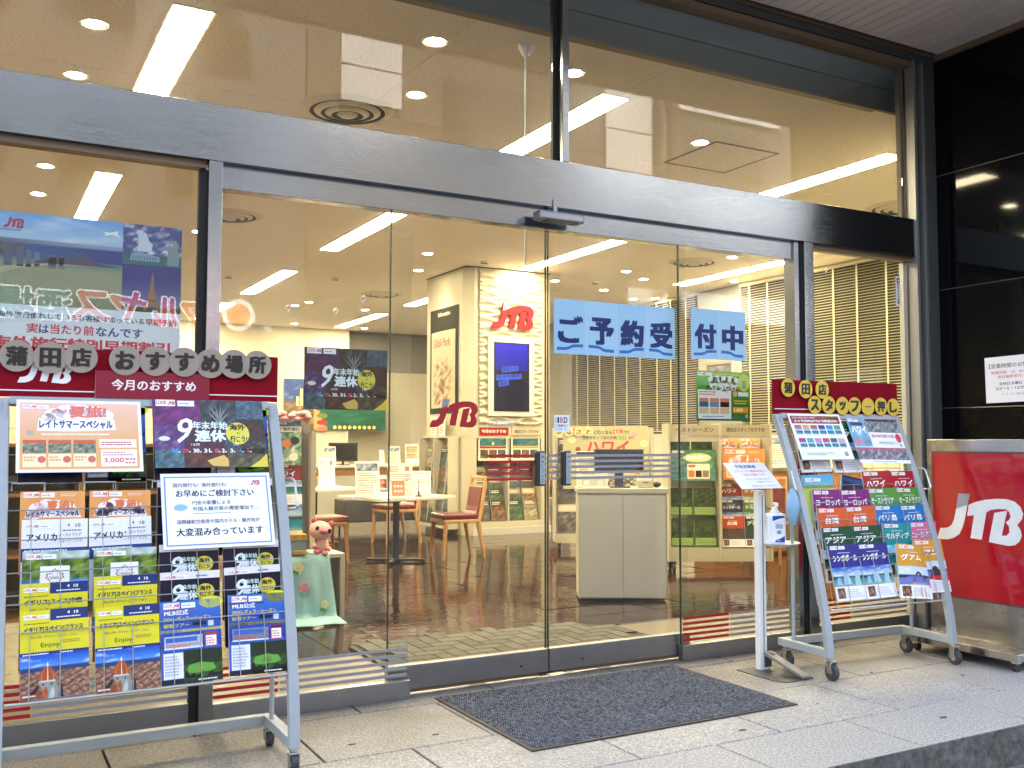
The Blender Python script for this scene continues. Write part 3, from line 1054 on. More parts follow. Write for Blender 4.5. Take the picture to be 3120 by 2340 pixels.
for (x, y), ps in zip(DL, pos):
    if d0 is None:
        d0 = t = thing('downlight', '', 'downlight', (x, y, ZC), group='round downlights in the ceiling')
        MB().lathe([(.060, -.002), (.078, -.006), (.080, .0), (.060, .0)], n=24).build('trim_ring', 'vent_white', t, smooth=True)
        MB().cyl((0, 0, -.003), (0, 0, -.001), .058, n=24).build('lamp_disc', 'lamp_spot', t)
    else:
        t = copy_tree(d0)
        t.location = (x, y, ZC)
    t['label'] = 'round downlight ' + ps
v0 = None
for (x, y, lb) in [(2.31, 2.15, 'left of the beam centre'), (2.33, 5.9, 'above the left sidelight'), (8.33, 5.6, 'above the right sidelight'), (5.75, 10.3, 'left of the logo column'), (8.2, 2.2, 'in the right corner of the upper pane')]:
    if v0 is None:
        v0 = t = thing('air_diffuser', '', 'air vent', (x, y, ZC), group='round air diffusers in the ceiling')
        MB().cyl((0, 0, -.004), (0, 0, -.001), .30, n=40).build('throat', 'vent_dark', t)
        for r0, r1, z in ((.27, .33, -.016), (.19, .235, -.030), (.115, .155, -.042), (.0, .075, -.052)):
            MB().lathe([(r0, z - .004), (r1, z + .014), (r1 + .004, z + .016), (r0 + .003, z + .004)] if r0 > 0 else [(.0001, z), (.05, z + .001), (.075, z + .016), (.0001, z + .018)], n=40).build('cone_ring', 'vent_white', t, smooth=True)
    else:
        t = copy_tree(v0)
        t.location = (x, y, ZC)
    t['label'] = 'round ceiling air diffuser ' + lb
sdp = None
for (x, y, lb) in ((5.9, 6.95, 'above the logo column'), (4.6, 9.2, 'left of the logo column, far back'), (8.1, 7.6, 'above the blue banner'), (3.2, 9.8, 'above the dark nine-day poster')):
    if sdp is None:
        sdp = t = thing('smoke_detector', '', 'smoke detector', (x, y, ZC), group='small round detectors in the ceiling')
        MB().lathe([(.0001, -.035), (.035, -.033), (.05, -.018), (.055, -.001), (.0001, -.001)], n=20).build('cover', 'vent_white', t, smooth=True)
        MB().lathe([(.038, -.034), (.046, -.026), (.042, -.024), (.036, -.032)], n=20).build('grille', 'vent_dark', t, smooth=True)
    else:
        t = copy_tree(sdp)
        t.location = (x, y, ZC)
    t['label'] = 'small detector on the ceiling ' + lb
hz = thing('ceiling_hatch', 'square access hatch in the ceiling seen through the right upper pane', 'hatch', (5.45, 1.75, ZC))
MB().box(-.32, -.32, -.004, .32, .32, -.001).build('lid', 'ceiling', hz)
for q in ((-.335, -.335, .335, -.322), (-.335, .322, .335, .335), (-.335, -.3215, -.322, .3215), (.322, -.3215, .335, .3215)):
    MB().box(q[0], q[1], -.007, q[2], q[3], -.001).build('hatch_frame', 'brown_trim', hz)
pl = thing('hanging_pole', 'thin white pole hanging from the ceiling beside the central mullion', 'pole', (2.86, .52, 2.3))
MB().cyl((0, 0, 0), (0, 0, ZC - 2.3 - .03), .006, n=8).build('rod', 'white_paint', pl)
MB().lathe([(.0001, 1.27), (.02, 1.275), (.045, 1.33), (.045, 1.341), (.0001, 1.341)]).build('ceiling_rose', 'white_plastic', pl, smooth=True)
# two spot lamps that light the column
for (x, y, tx_, ty_, tz_, e) in ((6.47, 6.83, 6.47, 7.3, 3.42, 6), (5.38, 8.0, 5.81, 8.0, 3.0, 4)):
    l = bpy.data.lights.new('wall_spot', 'SPOT')
    l.energy = e
    l.color = WARM
    l.spot_size = R(62)
    l.spot_blend = .8
    l.shadow_soft_size = .04
    o = link('wall_spot', l, None, (x, y, ZC - .05))
    o.rotation_euler = (Vector((tx_, ty_, tz_)) - Vector((x, y, ZC - .05))).to_track_quat('-Z', 'Y').to_euler()

# ------------------------------------------------------------------ logo column
co = thing('logo_column', 'wide cream column with wave panel, red logo, screen and brochure bays', 'column', (0, 0, 0))
mb = MB()
mb.prism([(5.94, 7.32), (7.13, 7.32), (7.13, 8.6), (5.81, 8.6), (5.81, 7.42)], 1.30, ZC - .004, plane='xy')
mb.prism([(5.94, 7.60), (7.13, 7.60), (7.13, 8.6), (5.81, 8.6), (5.81, 7.60)], .0, 1.30, plane='xy')
mb.prism([(5.94, 7.32), (5.985, 7.32), (5.985, 7.60), (5.81, 7.60), (5.81, 7.42)], .0, 1.30, plane='xy')
mb.box(6.475, 7.33, .16, 6.495, 7.60, 1.30)
mb.box(6.995, 7.32, .0, 7.13, 7.60, 1.30)
mb.box(5.985, 7.32, .0, 6.995, 7.60, .16)
mb.build('core', 'cream_board', co, bevel=.004)
MB().box(5.92, 7.29, .0, 7.14, 7.318, .09).build('skirting', 'cream_laminate', co)
MB().box(5.80, 7.30, ZC - .012, 7.14, 8.6, ZC - .002).build('shadow_gap', 'charcoal', co)
# wave relief panel
NXW, NZW = 60, 300
vs, fs = [], []
for j in range(NZW + 1):
    z = 1.50 + (ZC - .02 - 1.50) * j / NZW
    for i in range(NXW + 1):
        x = 6.01 + .98 * i / NXW
        sx_ = 1.25 * math.sin(2 * math.pi * (x - 6.0) / .46 + .5 * math.sin(z * 9))
        ph = 2 * math.pi * z / .118
        q = (max(math.sin(ph + sx_), math.sin(ph + math.pi - sx_)) + 1) / 2
        vs.append((x, 7.318 - .004 - .034 * q ** 1.5, z))
for j in range(NZW):
    for i in range(NXW):
        k = j * (NXW + 1) + i
        fs.append((k, k + 1, k + NXW + 2, k + NXW + 1))
MB().add(vs, fs).build('wave_panel', 'cream_board', co, smooth=True, angle=80)
mb = MB()
for pl_ in (LJ, LTB):
    mb.prism(lg(pl_, 6.17, 2.80, .66, .37), 7.235, 7.275)
mb.build('logo_letters', 'matt_red', co)
MB().prism(lg(LJT, 6.17, 2.80, .66, .37), 7.228, 7.234).build('logo_tip', 'cream_board', co)
# screen with frame
s_ = MB().box(6.125, 7.255, 1.605, 6.845, 7.285, 2.685).build('screen_frame', 'cream_laminate', co, bevel=.003)
a = Art(.555, .945, '#07070a', t=.006)
a.up()
def scr(u, v):
    if v > .58:
        return mixc_((.10, .10, .55), (.13, .10, .85), (v - .58) * 2.5 + .1 * nz(u * 2, v * 2))
    return mixc_((.03, .03, .10), (.10, .09, .22), .4 + .5 * nz(u * 5, v * 5, 2))
a.pic(.02, .02, .535, .925, scr, 16, 26)
a.up()
for k, (x, y, w, t_x) in enumerate([(.12, .53, .26, 'あなたの'), (.03, .42, .40, '好きな都市'), (.07, .33, .16, '旅行')]):
    a.poly([(x, y), (x + w, y + .03), (x + w, y + .105), (x, y + .075)], '#3f62d8')
a.up()
for k, (x, y, w, t_x) in enumerate([(.12, .53, .26, 'あなたの'), (.03, .42, .40, '好きな都市'), (.07, .33, .16, '旅行')]):
    a.text(t_x, x + .02, y + .02, w - .04, .05, '#101a66', .02, rot=.10)
put(a, 'screen', (6.485, 7.248, 1.672), mat='screen', parent=co)
for (x0, x1, c, tc_, t_) in ((6.01, 6.465, '#8f1f22', '#f4e6dc', '今月のおすすめ'), (6.52, 6.98, '#b0a68c', '#3a372f', '蒲田店スタッフおすすめ')):
    a = Art(x1 - x0, .105, c, t=.01)
    a.up()
    a.text(t_, .04, .03, x1 - x0 - .08, .045, tc_, .025)
    put(a, 'bay_sign', ((x0 + x1) / 2, 7.305, 1.347), parent=co, mat='print_matte')
# information panel on the left face
a = Art(.95, 1.49, '#38382f', t=.012)
a.up()
a.text('Information', .27, 1.38, .39, .06, '#e8e2cc', .02)
put(a, 'information_board', (5.797, 7.975, 1.65), rz=R(-90), parent=co, mat='print_matte')
# loose poster with illustrated town (plain generic artwork)
a = Art(.78, 1.08, '#b4aa8c', t=.004, bend=.02)
a.up()
a.pic(.05, .05, .73, .70, lambda u, v: mixc_((.72, .68, .56), (.36, .20, .15), max(0, 1.3 * (nz(u * 2.5, v * 2.5, 8) + .25)) * (1 - abs(2 * u - 1) ** 2) * (1 if v < .9 else .3)), 20, 26)
a.up()
a.text('Ghibli Park', .10, .86, .55, .12, '#b5402c', .02)
put(a, 'park_poster', (5.782, 7.98, 1.73), rz=R(-90), label='tall curled poster hanging on the information board of the column', cat='poster')

# dim brochures in the built-in bays and left rack of the column
def art_small(seed, pal, w=.21, h=.28, light=False):
    a = Art(w, h, pal[0], t=.012)
    r = random.Random(seed)
    a.up()
    a.pic(0, 0, w, h * .72, f_rand(seed, pal), 6, 8)
    a.rect(0, h * .72, w, h, pal[r.randrange(len(pal))])
    a.up()
    a.dashes(.02, h * .78, w - .04, h * .16, 2, '#e8e2d0', seed)
    return a.mesh('small_brochure')
PAL = [[(.22, .24, .22), (.35, .36, .30), (.55, .52, .42)], [(.30, .24, .20), (.5, .36, .26), (.72, .62, .45)], [(.16, .22, .26), (.30, .38, .40), (.62, .62, .5)], [(.18, .26, .20), (.33, .42, .30), (.6, .62, .45)], [(.45, .42, .34), (.62, .58, .46), (.8, .75, .6)]]
SB = [art_small(i, PAL[i % 5]) for i in range(8)]
for bay, (x0, nm) in enumerate(((5.99, 'left'), (6.50, 'right'))):
    for rrow in range(5):
        for c in range(2):
            z = .18 + rrow * .155
            o = put(SB[(bay * 3 + rrow * 2 + c) % 8], 'small_brochure', (x0 + .125 + c * .235, 7.36 + rrow * .040, z), tilt=R(-10),
                    label='dim small brochure in the %s bay of the column, %s row, %s side' % (nm, ('bottom', 'second', 'middle', 'fourth', 'top')[rrow], ('left', 'right')[c]), cat='brochure', group='brochures in the %s column bay' % nm)
    a = Art(.45, .31, '#d8d2bc', t=.004)
    a.up()
    a.pic(.02, .20, .43, .30, f_rand(3 + bay, [(.1, .3, .35), (.2, .45, .5), (.6, .6, .4)]), 10, 5)
    a.rect(.02, .165, .43, .195, '#8f2a22' if bay == 0 else '#b08a4a')
    for k in range(3):
        a.pic(.03 + k * .135, .03, .15 + k * .135, .15, f_rand(11 + k + bay, PAL[k]), 5, 5)
    if bay == 0:
        a.up()
        a.rect(.205, .225, .245, .24, '#dfe39a'); a.rect(.217, .212, .233, .253, '#dfe39a')
    put(a, 'bay_poster', (x0 + .245, 7.325, 1.0), label='small travel poster at the top of the %s column bay' % nm, cat='poster')
    MB().box(x0 - .0, 7.322, .156, x0 + .49, 7.334, .175).build('bay_lip', 'cream_board', co)
# brochure rack on the left face of the column
ir = thing('wall_rack', 'narrow cream brochure rack fixed to the left face of the column', 'rack', (5.795, 7.97, 0), R(-90))
for x in (-.49, -.01, .47):
    MB().box(x, -.16, .12, x + .02, .0, 1.31).build('divider', 'cream_board', ir)
MB().box(-.49, -.16, .08, .49, .0, .119).build('shelf', 'cream_board', ir)
MB().box(-.49, -.10, 1.311, .49, .0, 1.335).build('shelf', 'cream_board', ir)
for c in range(4):
    for rrow in range(5):
        xl = -.37 + (c % 2) * .24 + (c // 2) * .0 - .0
        xx = (-.365, -.125, .125, .365)[c]
        z = .14 + rrow * .19
        p = Vector((xx, -.15 + rrow * .018, z))
        w = Matrix.Rotation(R(-90), 4, 'Z') @ p + Vector((5.795, 7.97, 0))
        put(SB[(c * 3 + rrow) % 8], 'small_brochure', w, rz=R(-90), tilt=R(-9), label='dim small brochure in the wall rack left of the column, %s row, %s' % (('bottom', 'second', 'middle', 'fourth', 'top')[rrow], ('leftmost', 'left of centre', 'right of centre', 'rightmost')[c]), cat='brochure', group='brochures in the wall rack left of the column')
for k in range(2):
    a = Art(.20, .27, '#ece6d6', t=.004)
    a.up(); a.rect(.03, .16, .17, .24, '#cf8a7a' if k else '#d0a58c'); a.dashes(.03, .04, .14, .10, 4, '#b04a40', k)
    put(a, 'leaflet', (5.70, 8.1 - k * .27, 1.337), rz=R(-90), label='small white leaflet standing on the wall rack, %s one' % ('right' if k else 'left'), cat='leaflet')

# ------------------------------------------------------------------ tables and chairs
def make_table(label, loc, rz, w=.95, d=.80):
    t = thing('round_base_table', label, 'table', loc, rz, 'white consultation tables')
    MB().box(-w / 2, -d / 2, .655, w / 2, d / 2, .690).build('table_top', 'table_white', t, bevel=.006)
    MB().cyl((0, 0, .03), (0, 0, .654), .035, n=16).build('post', 'dark_metal', t, smooth=True)
    mb = MB()
    for k in range(4):
        an = R(45 + 90 * k)
        mb.obox((.15 * math.cos(an), .15 * math.sin(an), .022), (.32, .055, .026), (0, 0, an))
    mb.build('base_cross', 'dark_metal', t, bevel=.004)
    return t
ta = make_table('white square table with leaflet stands, in front of the red chair', (3.94, 5.15, 0), R(12))
tb = copy_tree(ta)
tb.location = (3.72, 7.25, 0)
tb.rotation_euler.z = R(10)
tb['label'] = 'white table farther back with a document stand on it'

def make_chair(label, loc, rz, leather):
    t = thing('wooden_chair', label, 'chair', loc, rz, 'wooden chairs with leather seats')
    # chair faces -X (local); seat from x=-.22 to .20
    mb = MB().box(-.23, -.21, .385, .20, .21, .425)
    mb.build('seat_frame', 'chair_wood', t, bevel=.01)
    MB().box(-.235, -.205, .4255, .19, .205, .482).build('seat', leather, t, bevel=.016)
    for sy in (-1, 1):
        MB().cyl((-.20, sy * .185, .39), (-.225, sy * .20, 0), .026, .014, n=10).build('leg', 'chair_wood', t, smooth=True)
        MB().cyl((.17, sy * .185, .40), (.245, sy * .20, 0), .027, .014, n=10).build('leg', 'chair_wood', t, smooth=True)
        MB().tube([(.17, sy * .195, .40), (.205, sy * .195, .50), (.235, sy * .195, .70), (.268, sy * .19, .885)], .0225, n=8).build('back_post', 'chair_wood', t, smooth=True)
    MB().obox((.262, 0, .865), (.028, .36, .035), (0, R(8), 0)).build('top_rail', 'chair_wood', t, bevel=.006)
    MB().obox((.246, 0, .775), (.022, .35, .02), (0, R(8), 0)).build('cross_rail', 'chair_wood', t)
    vs, fs = [], []
    prof = [(.155, .470), (.185, .50), (.205, .56), (.222, .66), (.237, .765)]
    n = len(prof)
    for y in (-.175, .175):
        for x, z in prof:
            vs += [(x - .018, y, z), (x + .018, y, z)]
    for i in range(n - 1):
        a, b = 2 * i, 2 * n + 2 * i
        fs += [(a, b, b + 2, a + 2), (a + 1, a + 3, b + 3, b + 1), (a, a + 2, a + 3, a + 1), (b, b + 1, b + 3, b + 2)]
    fs += [(0, 1, 2 * n + 1, 2 * n), (2 * n - 2, 4 * n - 2, 4 * n - 1, 2 * n - 1)]
    MB().add(vs, fs).build('backrest', leather, t, bevel=.008)
    return t
c0 = make_chair('wooden chair with dark red leather nearest the logo column', (4.66, 5.18, 0), R(-4), 'red_leather')
def chair_copy(label, loc, rz):
    c = copy_tree(c0)
    c.location = loc
    c.rotation_euler.z = rz
    c['label'] = label
    return c
chair_copy('red leather chair half behind the white square table', (4.66, 6.92, 0), R(6))
make_chair('pink leather chair at the left edge of the table, partly behind the white post', (3.22, 5.45, 0), R(184), 'pink_leather')
chair_copy('red chair pushed under the back table on the left', (3.15, 7.2, 0), R(178))
chair_copy('wooden chair at the back counter on the left', (4.1, 9.6, 0), R(80))
make_chair('pale seated chair beyond the back table', (3.0, 8.6, 0), R(190), 'pink_leather')
chair_copy('wooden chair seen between the door leaves beside the rack', (7.65, 8.4, 0), R(-60))
bn = thing('low_bench', 'low charcoal bench behind the red chairs', 'bench', (5.35, 8.9, 0))
MB().box(-.75, -.22, .12, .75, .22, .44).build('cushion', 'charcoal', bn, bevel=.02)
for x in (-.68, .68):
    for y in (-.17, .17):
        MB().cyl((x, y, 0), (x, y, .12), .015, n=8).build('leg', 'dark_metal', bn)

# leaflet stands and things on the tables
def stand(label, loc, rz, w, h, fn, cat='leaflet stand', tilt=-8, name='leaflet_stand'):
    t = thing(name, label, cat, loc, rz)
    a = Art(w, h, '#efe9da', t=.002)
    fn(a)
    put(a, 'sheet', (0, -.004, .008), tilt=R(tilt), parent=t)
    MB().obox((0, .03, .004), (w * .96, .09, .004)).build('foot', 'clear_plastic', t)
    return t
def d1(a):
    a.up(); a.pic(.015, a.h * .72, a.w - .015, a.h * .94, f_rand(2, [(.2, .25, .35), (.6, .68, .75), (.9, .9, .9)]), 8, 4)
    a.dashes(.02, .03, a.w - .04, a.h * .62, 9, '#8f8a80', 3)
def d2(a):
    a.up(); a.dashes(.02, a.h * .72, a.w * .5, a.h * .2, 3, '#8c3a32', 1); a.rect(a.w * .7, a.h * .74, a.w * .88, a.h * .9, '#b5705c')
    a.rect(.015, a.h * .45, a.w - .015, a.h * .66, '#a7a9bb'); a.up(); a.dashes(.02, .03, a.w - .04, a.h * .38, 6, '#8a8aa6', 5); a.dashes(.02, a.h * .47, a.w - .04, a.h * .16, 3, '#e9e2d6', 8)
def d3(a):
    a.up(); a.rect(0, 0, a.w, a.h * .80, '#8c3324'); a.up(); a.ell(a.w / 2, a.h * .32, a.w * .28, a.w * .28, '#c86a3c'); a.dashes(.02, a.h * .55, a.w - .04, a.h * .2, 2, '#e8c8b0', 2)
def d4(a):
    a.up(); a.rect(.01, a.h * .5, a.w - .01, a.h * .52, '#5a564c'); a.rect(.01, a.h * .88, a.w - .01, a.h * .9, '#5a564c')
def d5(a):
    a.up(); a.rect(0, 0, a.w, a.h * .92, '#c87868'); a.up()
    for k in range(6):
        a.ell(a.w * (.25 + .25 * (k % 3)), a.h * (.28 + .3 * (k // 3)), a.w * .1, a.w * .1, '#ead0b8')
def d6(a):
    a.up(); a.rect(.01, a.h * .25, a.w - .01, a.h * .92, '#d9b090'); a.up(); a.dashes(.02, a.h * .6, a.w - .04, a.h * .28, 3, '#b8452f', 2); a.dashes(.02, a.h * .3, a.w - .04, a.h * .22, 3, '#c04a3a', 5)
stand('clear stand with a white document beside the pink chair', (3.52, 4.86, .692), R(6), .27, .36, d1)
stand('dark red leaflet holder behind the white document stand', (3.80, 5.25, .692), R(4), .15, .20, d3)
stand('white leaflet board with violet table in the table middle', (3.97, 5.10, .692), R(-4), .27, .33, d2)
stand('small coral card standing before the leaflet board', (3.86, 4.90, .692), R(-2), .14, .17, d5)
stand('white form on a small easel at the table centre', (4.16, 4.98, .692), R(-12), .19, .25, d4)
stand('second dark red leaflet holder right of the white form', (4.34, 5.35, .692), R(-10), .14, .20, d3)
pt = thing('pen_stand', 'black pen on a stand in front of the white form', 'pen stand', (4.05, 4.82, .691))
MB().lathe([(.0001, 0), (.04, .0), (.038, .008), (.012, .02), (.012, .05), (.0001, .05)]).build('holder', 'black_plastic', pt, smooth=True)
MB().cyl((0, 0, .05), (.004, 0, .19), .005, .004, n=8).build('pen', 'black_plastic', pt)
ph = thing('desk_caddy', 'blue and white desk caddy between the leaflet stands', 'caddy', (3.72, 4.98, .691))
MB().box(-.06, -.04, 0, .06, .04, .05).build('tray', 'white_plastic', ph, bevel=.01)
MB().obox((.0, -.02, .07), (.08, .05, .03), (R(20), 0, R(15))).build('cards', 'handle_face', ph, bevel=.004)
stand('white paper notice on the back table', (3.45, 7.0, .692), R(4), .22, .30, d1)
stand('pale card stand on the back table, right one', (3.86, 7.2, .692), R(-4), .20, .36, d2)
stand('dark red card holder on the back table', (3.62, 7.1, .692), 0, .15, .22, d3)

# back counter
bc = thing('back_counter', 'long cream counter across the back of the shop', 'counter', (5.9, 11.2, 0))
MB().box(-2.4, -.35, .83, 2.2, .35, .87).build('counter_top', 'table_white', bc, bevel=.004)
MB().box(-2.3, -.28, .0, 2.1, .28, .83).build('counter_front', 'cream_laminate', bc)
MB().box(-2.3, -.285, .70, 2.1, -.281, .80).build('wood_band', 'brown_wood', bc)
mn = thing('desk_monitor', 'black monitor standing on the back counter', 'monitor', (5.38, 11.0, .87), R(-8))
MB().box(-.24, -.02, .06, .24, .02, .37).build('panel', 'black_plastic', mn, bevel=.004)
MB().box(-.205, -.0225, .09, .205, -.0205, .34).build('display', 'screen_black', mn)
MB().box(-.10, -.08, 0, .10, .08, .012).box(-.02, -.01, .012, .02, .01, .06).build('foot', 'black_plastic', mn)
stand('beige price card in front of the back monitor', (5.12, 10.9, .872), 0, .22, .30, d1)
stand('coral and white card on the back counter beside the column', (6.62, 11.0, .872), 0, .24, .34, d6)
stand('white leaning cards on the back counter', (6.05, 10.95, .872), R(14), .10, .24, d4)
stand('green and white card on the back counter', (6.28, 10.95, .872), 0, .19, .30, d1)
# beach poster on the back wall
a = Art(2.24, 1.06, '#2f4a7a', t=.02)
a.up()
def beach(u, v):
    if u < .30:
        if v > .55:
            return mixc_((.18, .28, .52), (.75, .75, .72), max(0, nz(u * 5, v * 3, 3)) * 1.6 * (1.1 - v))
        return mixc_((.62, .50, .34), (.26, .22, .17), .5 + .8 * nz(u * 9, v * 9, 6))
    e = .62 - (u - .3) * .25
    if v > e:
        return (.24, .34, .46)
    if u < .42 - .25 * v:
        return (.74, .62, .42)
    return mixc_((.07, .30, .22), (.16, .42, .34), .5 + .6 * nz(u * 2, v * 7, 5))
a.pic(0, 0, 2.24, 1.06, beach, 40, 22)
a.up()
for (x, h) in ((.34, .86), (.42, .80), (.50, .90), (.58, .84), (.26, .70), (.66, .66)):
    a.rect(x, .50, x + .06, h, '#cdb98c')
for k, c in enumerate(('#6e7a2c', '#a0323c', '#b0705a')):
    a.ell(.82, .30 - k * .14, .12, .055, c)
for k in range(9):
    a.ell(1.10 + k * .11, .06, .04, .04, '#e6c87c', 10)
put(a, 'beach_poster', (6.76, 15.46, 1.50), label='large beach and city photograph on the back wall', cat='poster')
fb = thing('flower_garland', 'pink paper flowers lying along the top of the left brochure stand', 'garland', (2.06, 2.62, 1.40))
mb = MB()
for i in range(22):
    mb.ell((random.uniform(-.16, .14), random.uniform(-.04, .04), random.uniform(.01, .07)), (.032, .028, .022), 8, 6)
mb.build('petals', 'pink_flower', fb, smooth=True)
MB().ell((-.19, 0, .05), (.04, .04, .05), 10, 8).build('dark_bloom', 'brown_trim', fb, smooth=True)

# brochure stand just inside the left sidelight
ls = thing('inner_brochure_stand', 'pale brochure stand just inside the left sidelight', 'rack', (2.07, 2.66, 0), R(-3))
MB().box(.158, -.02, 0, .195, .10, 1.33).build('post', 'cream_board', ls)
MB().box(-.22, .06, .10, .157, .10, 1.39).build('back_panel', 'grey_wall', ls)
MB().box(-.22, -.06, .10, .157, .059, .13).build('shelf', 'cream_board', ls)
a = Art(.25, .33, '#2f6f96', t=.006)
a.up(); a.rect(0, .245, .25, .285, '#e6e2cc'); a.pic(0, 0, .25, .245, f_rand(21, [(.10, .12, .12), (.35, .55, .40), (.85, .85, .75), (.65, .72, .35)]), 12, 12)
a.up(); a.text('学校で海外旅行', .01, .25, .23, .028, '#3a3a30', .02)
for x, y, c in ((.05, .19, '#3c4a44'), (.20, .18, '#2a2420'), (.05, .06, '#4d5a38'), (.14, .16, '#c8742c'), (.19, .06, '#d8e0c8')):
    a.ell(x, y, .035, .03, c, 14)
a.badge(.012, .30, .13)
put(a, 'inner_poster', (2.02, 2.60, 1.08), tilt=R(-4), label='collage poster at the top of the inner brochure stand', cat='poster')
put(art_dest('ハワイ', '#8e1c24', [(.3, .45, .62), (.15, .42, .42)]), 'brochure', (2.05, 2.615, .79), tilt=R(-6), label='dark red brochure in the inner stand beside the rack handle', cat='brochure')
a = Art(.23, .29, '#d9d4c4', t=.01); a.up(); a.pic(.0, .10, .23, .29, f_sea(3), 8, 8); a.dashes(.02, .02, .18, .07, 4, '#99948a', 2)
put(a, 'brochure', (2.05, 2.61, .50), tilt=R(-6), label='pale brochure in the inner stand above the plush pig', cat='brochure')

wd = thing('wooden_shelf', 'brown open wooden shelf behind the left window and brochure rack', 'shelf', (.0, 1.45, 0))
for x in (-.9, -.42, .06, .54, 1.0):
    MB().box(x, 0, .30, x + .03, .38, 1.22).build('divider', 'brown_wood', wd)
for z in (.28, .62, .95, 1.221):
    MB().box(-.9, -.01, z, 1.03, .38, z + .018).build('shelf_board', 'brown_wood', wd)
MB().box(-.87, .35, .30, 1.0, .37, 1.22).build('back_panel', 'charcoal', wd)
for x in (-.88, 1.0):
    MB().box(x, .02, 0, x + .03, .36, .28).build('leg', 'brown_wood', wd)

# low box with flowered cloth, plush pig and amber tin
lb = thing('display_box', 'low cream open box half covered by a flowered cloth', 'box', (2.10, 2.36, 0))
MB().box(-.26, -.13, .43, .26, .22, .46).box(.225, -.13, 0, .26, .22, .43).box(-.26, -.13, 0, -.225, .22, .43).build('carcass', 'cream_board', lb, bevel=.003)
def cloth():
    vs, fs = [], []
    N, K = 16, 22
    for i in range(N + 1):
        u = i / N
        x = -.26 + .40 * u
        for k in range(K + 1):
            s = k / K * .80
            w = .020 * math.sin(u * 13 + k * .22) + .010 * math.sin(u * 29 - k * .15)
            if s < .20:
                y, z = .10 - s * 1.2, .466 + .0
            else:
                q = s - .20
                if q < .42:
                    y, z = -.14 - .02 * math.sin(q * 6) + w * min(1, q * 5) - q * .15, .462 - q
                else:
                    e = q - .42
                    y, z = -.22 - e * .9 + w, .046 - e * .16
            fs_x = x + (.06 * max(0, (q if s >= .2 else 0)) if s >= .2 else 0) * (u * 1.3)
            vs.append((fs_x, y, max(.012, z)))
    for i in range(N):
        for k in range(K):
            a_ = i * (K + 1) + k
            fs.append((a_, a_ + 1, a_ + K + 2, a_ + K + 1))
    return MB().add(vs, fs)
clo = tag(cloth().build('flowered_cloth', 'cloth', None, loc=(2.10, 2.36, 0), smooth=True, angle=80), 'pale turquoise cloth with flowers draped over the low box', 'cloth')
sm = clo.modifiers.new('solid', 'SOLIDIFY'); sm.thickness = .003
for (x, z, c, r) in ((-.06, .25, 'cloth_pink', .022), (.08, .13, 'cloth_yellow', .018), (-.10, .38, 'cloth_yellow', .026)):
    mb = MB()
    for k in range(5):
        an = k * R(72)
        mb.obox((x + r * math.cos(an), -.178 - (.46 - z) * .15, z + r * math.sin(an)), (r * 1.1, .006, r * 1.1), (0, an, 0))
    mb.build('flower_print', c, clo)
for (x, z) in ((-.12, .355), (.07, .09)):
    MB().obox((x, -.182 - (.46 - z) * .15, z), (.05, .005, .022), (0, .4, 0)).build('leaf_print', 'cloth_green', clo)
pg = thing('plush_pig', 'pink plush pig sitting on the low box beside the amber tin', 'soft toy', (2.16, 2.30, .468), rot=(R(4), R(13), R(-14)))
MB().ell((0, 0, .16), (.082, .07, .068)).build('head', 'plush', pg, smooth=True)
MB().ell((.035, .0, .055), (.05, .05, .06)).build('body', 'plush', pg, smooth=True)
MB().ell((.015, -.072, .165), (.028, .014, .018)).build('snout', 'plush_dark', pg, smooth=True)
for sx in (-1, 1):
    MB().ell((sx * .062, .0, .222), (.02, .012, .022)).build('ear', 'plush_dark', pg, smooth=True)
    MB().ell((.015 + sx * .044, -.060, .178), (.014, .008, .017)).build('eye', 'black', pg, smooth=True)
    MB().ell((.035 + sx * .05, -.035, .05), (.02, .028, .02)).build('arm', 'plush', pg, smooth=True)
    MB().ell((.035 + sx * .03, -.045, .016), (.022, .034, .018)).build('foot', 'plush_dark', pg, smooth=True)
tn_ = thing('amber_tin', 'amber and dark blue gift pack next to the plush pig', 'box', (1.99, 2.27, .468), R(-6))
MB().box(-.09, -.05, 0, .09, .05, .028).build('lower_band', 'amber', tn_, bevel=.003)
MB().box(-.086, -.046, .0285, .086, .046, .095).build('window_band', 'handle_face', tn_)
MB().box(-.09, -.05, .0955, .09, .05, .14).build('upper_band', 'amber', tn_, bevel=.003)
a = Art(.12, .10, '#e8d6a0', t=.002); a.up(); a.text('ス', .04, .01, .07, .075, '#d0442a', .03)
put(a, 'shop_card', (1.93, 2.36, .61), label='cream card with a red kana behind the plush pig', cat='card', tilt=R(-8))

# ------------------------------------------------------------------ entrance mat inside
em = thing('entrance_mat', 'grey herringbone block mat just inside the sliding doors', 'mat', (0, 0, 0))
MB().prism([(2.07, .14), (3.55, .14), (3.9, .45), (3.86, 1.0), (3.70, 1.26), (3.45, 1.32), (2.07, 1.32)], 0, .008, plane='xy').build('base', 'mat_base', em)
MB().box(2.045, .14, 0, 2.068, 1.25, .014).build('edge_strip', 'rubber_black', em)
bl = MB().box(-.094, -.044, 0, .094, .044, .009).mesh('mat_block', ['mat_block'])
u = .098
cnt = 0
def inside(x, y):
    return 2.10 < x < 3.86 - max(0, (.5 - y)) * .9 and .17 < y < 1.28 - max(0, x - 3.55) * .9
hb = []
for a_ in range(-30, 60):
    for b_ in range(-30, 60):
        # lattice vectors (1,1) and (2,-2) in units of u
        X = a_ * 1 + b_ * 2
        Y = a_ * 1 - b_ * 2
        hb.append((2.0 + (X + 1) * u, .1 + (Y + .5) * u, 0))
        hb.append((2.0 + (X + .5) * u, .1 + (Y + 2) * u, 1))
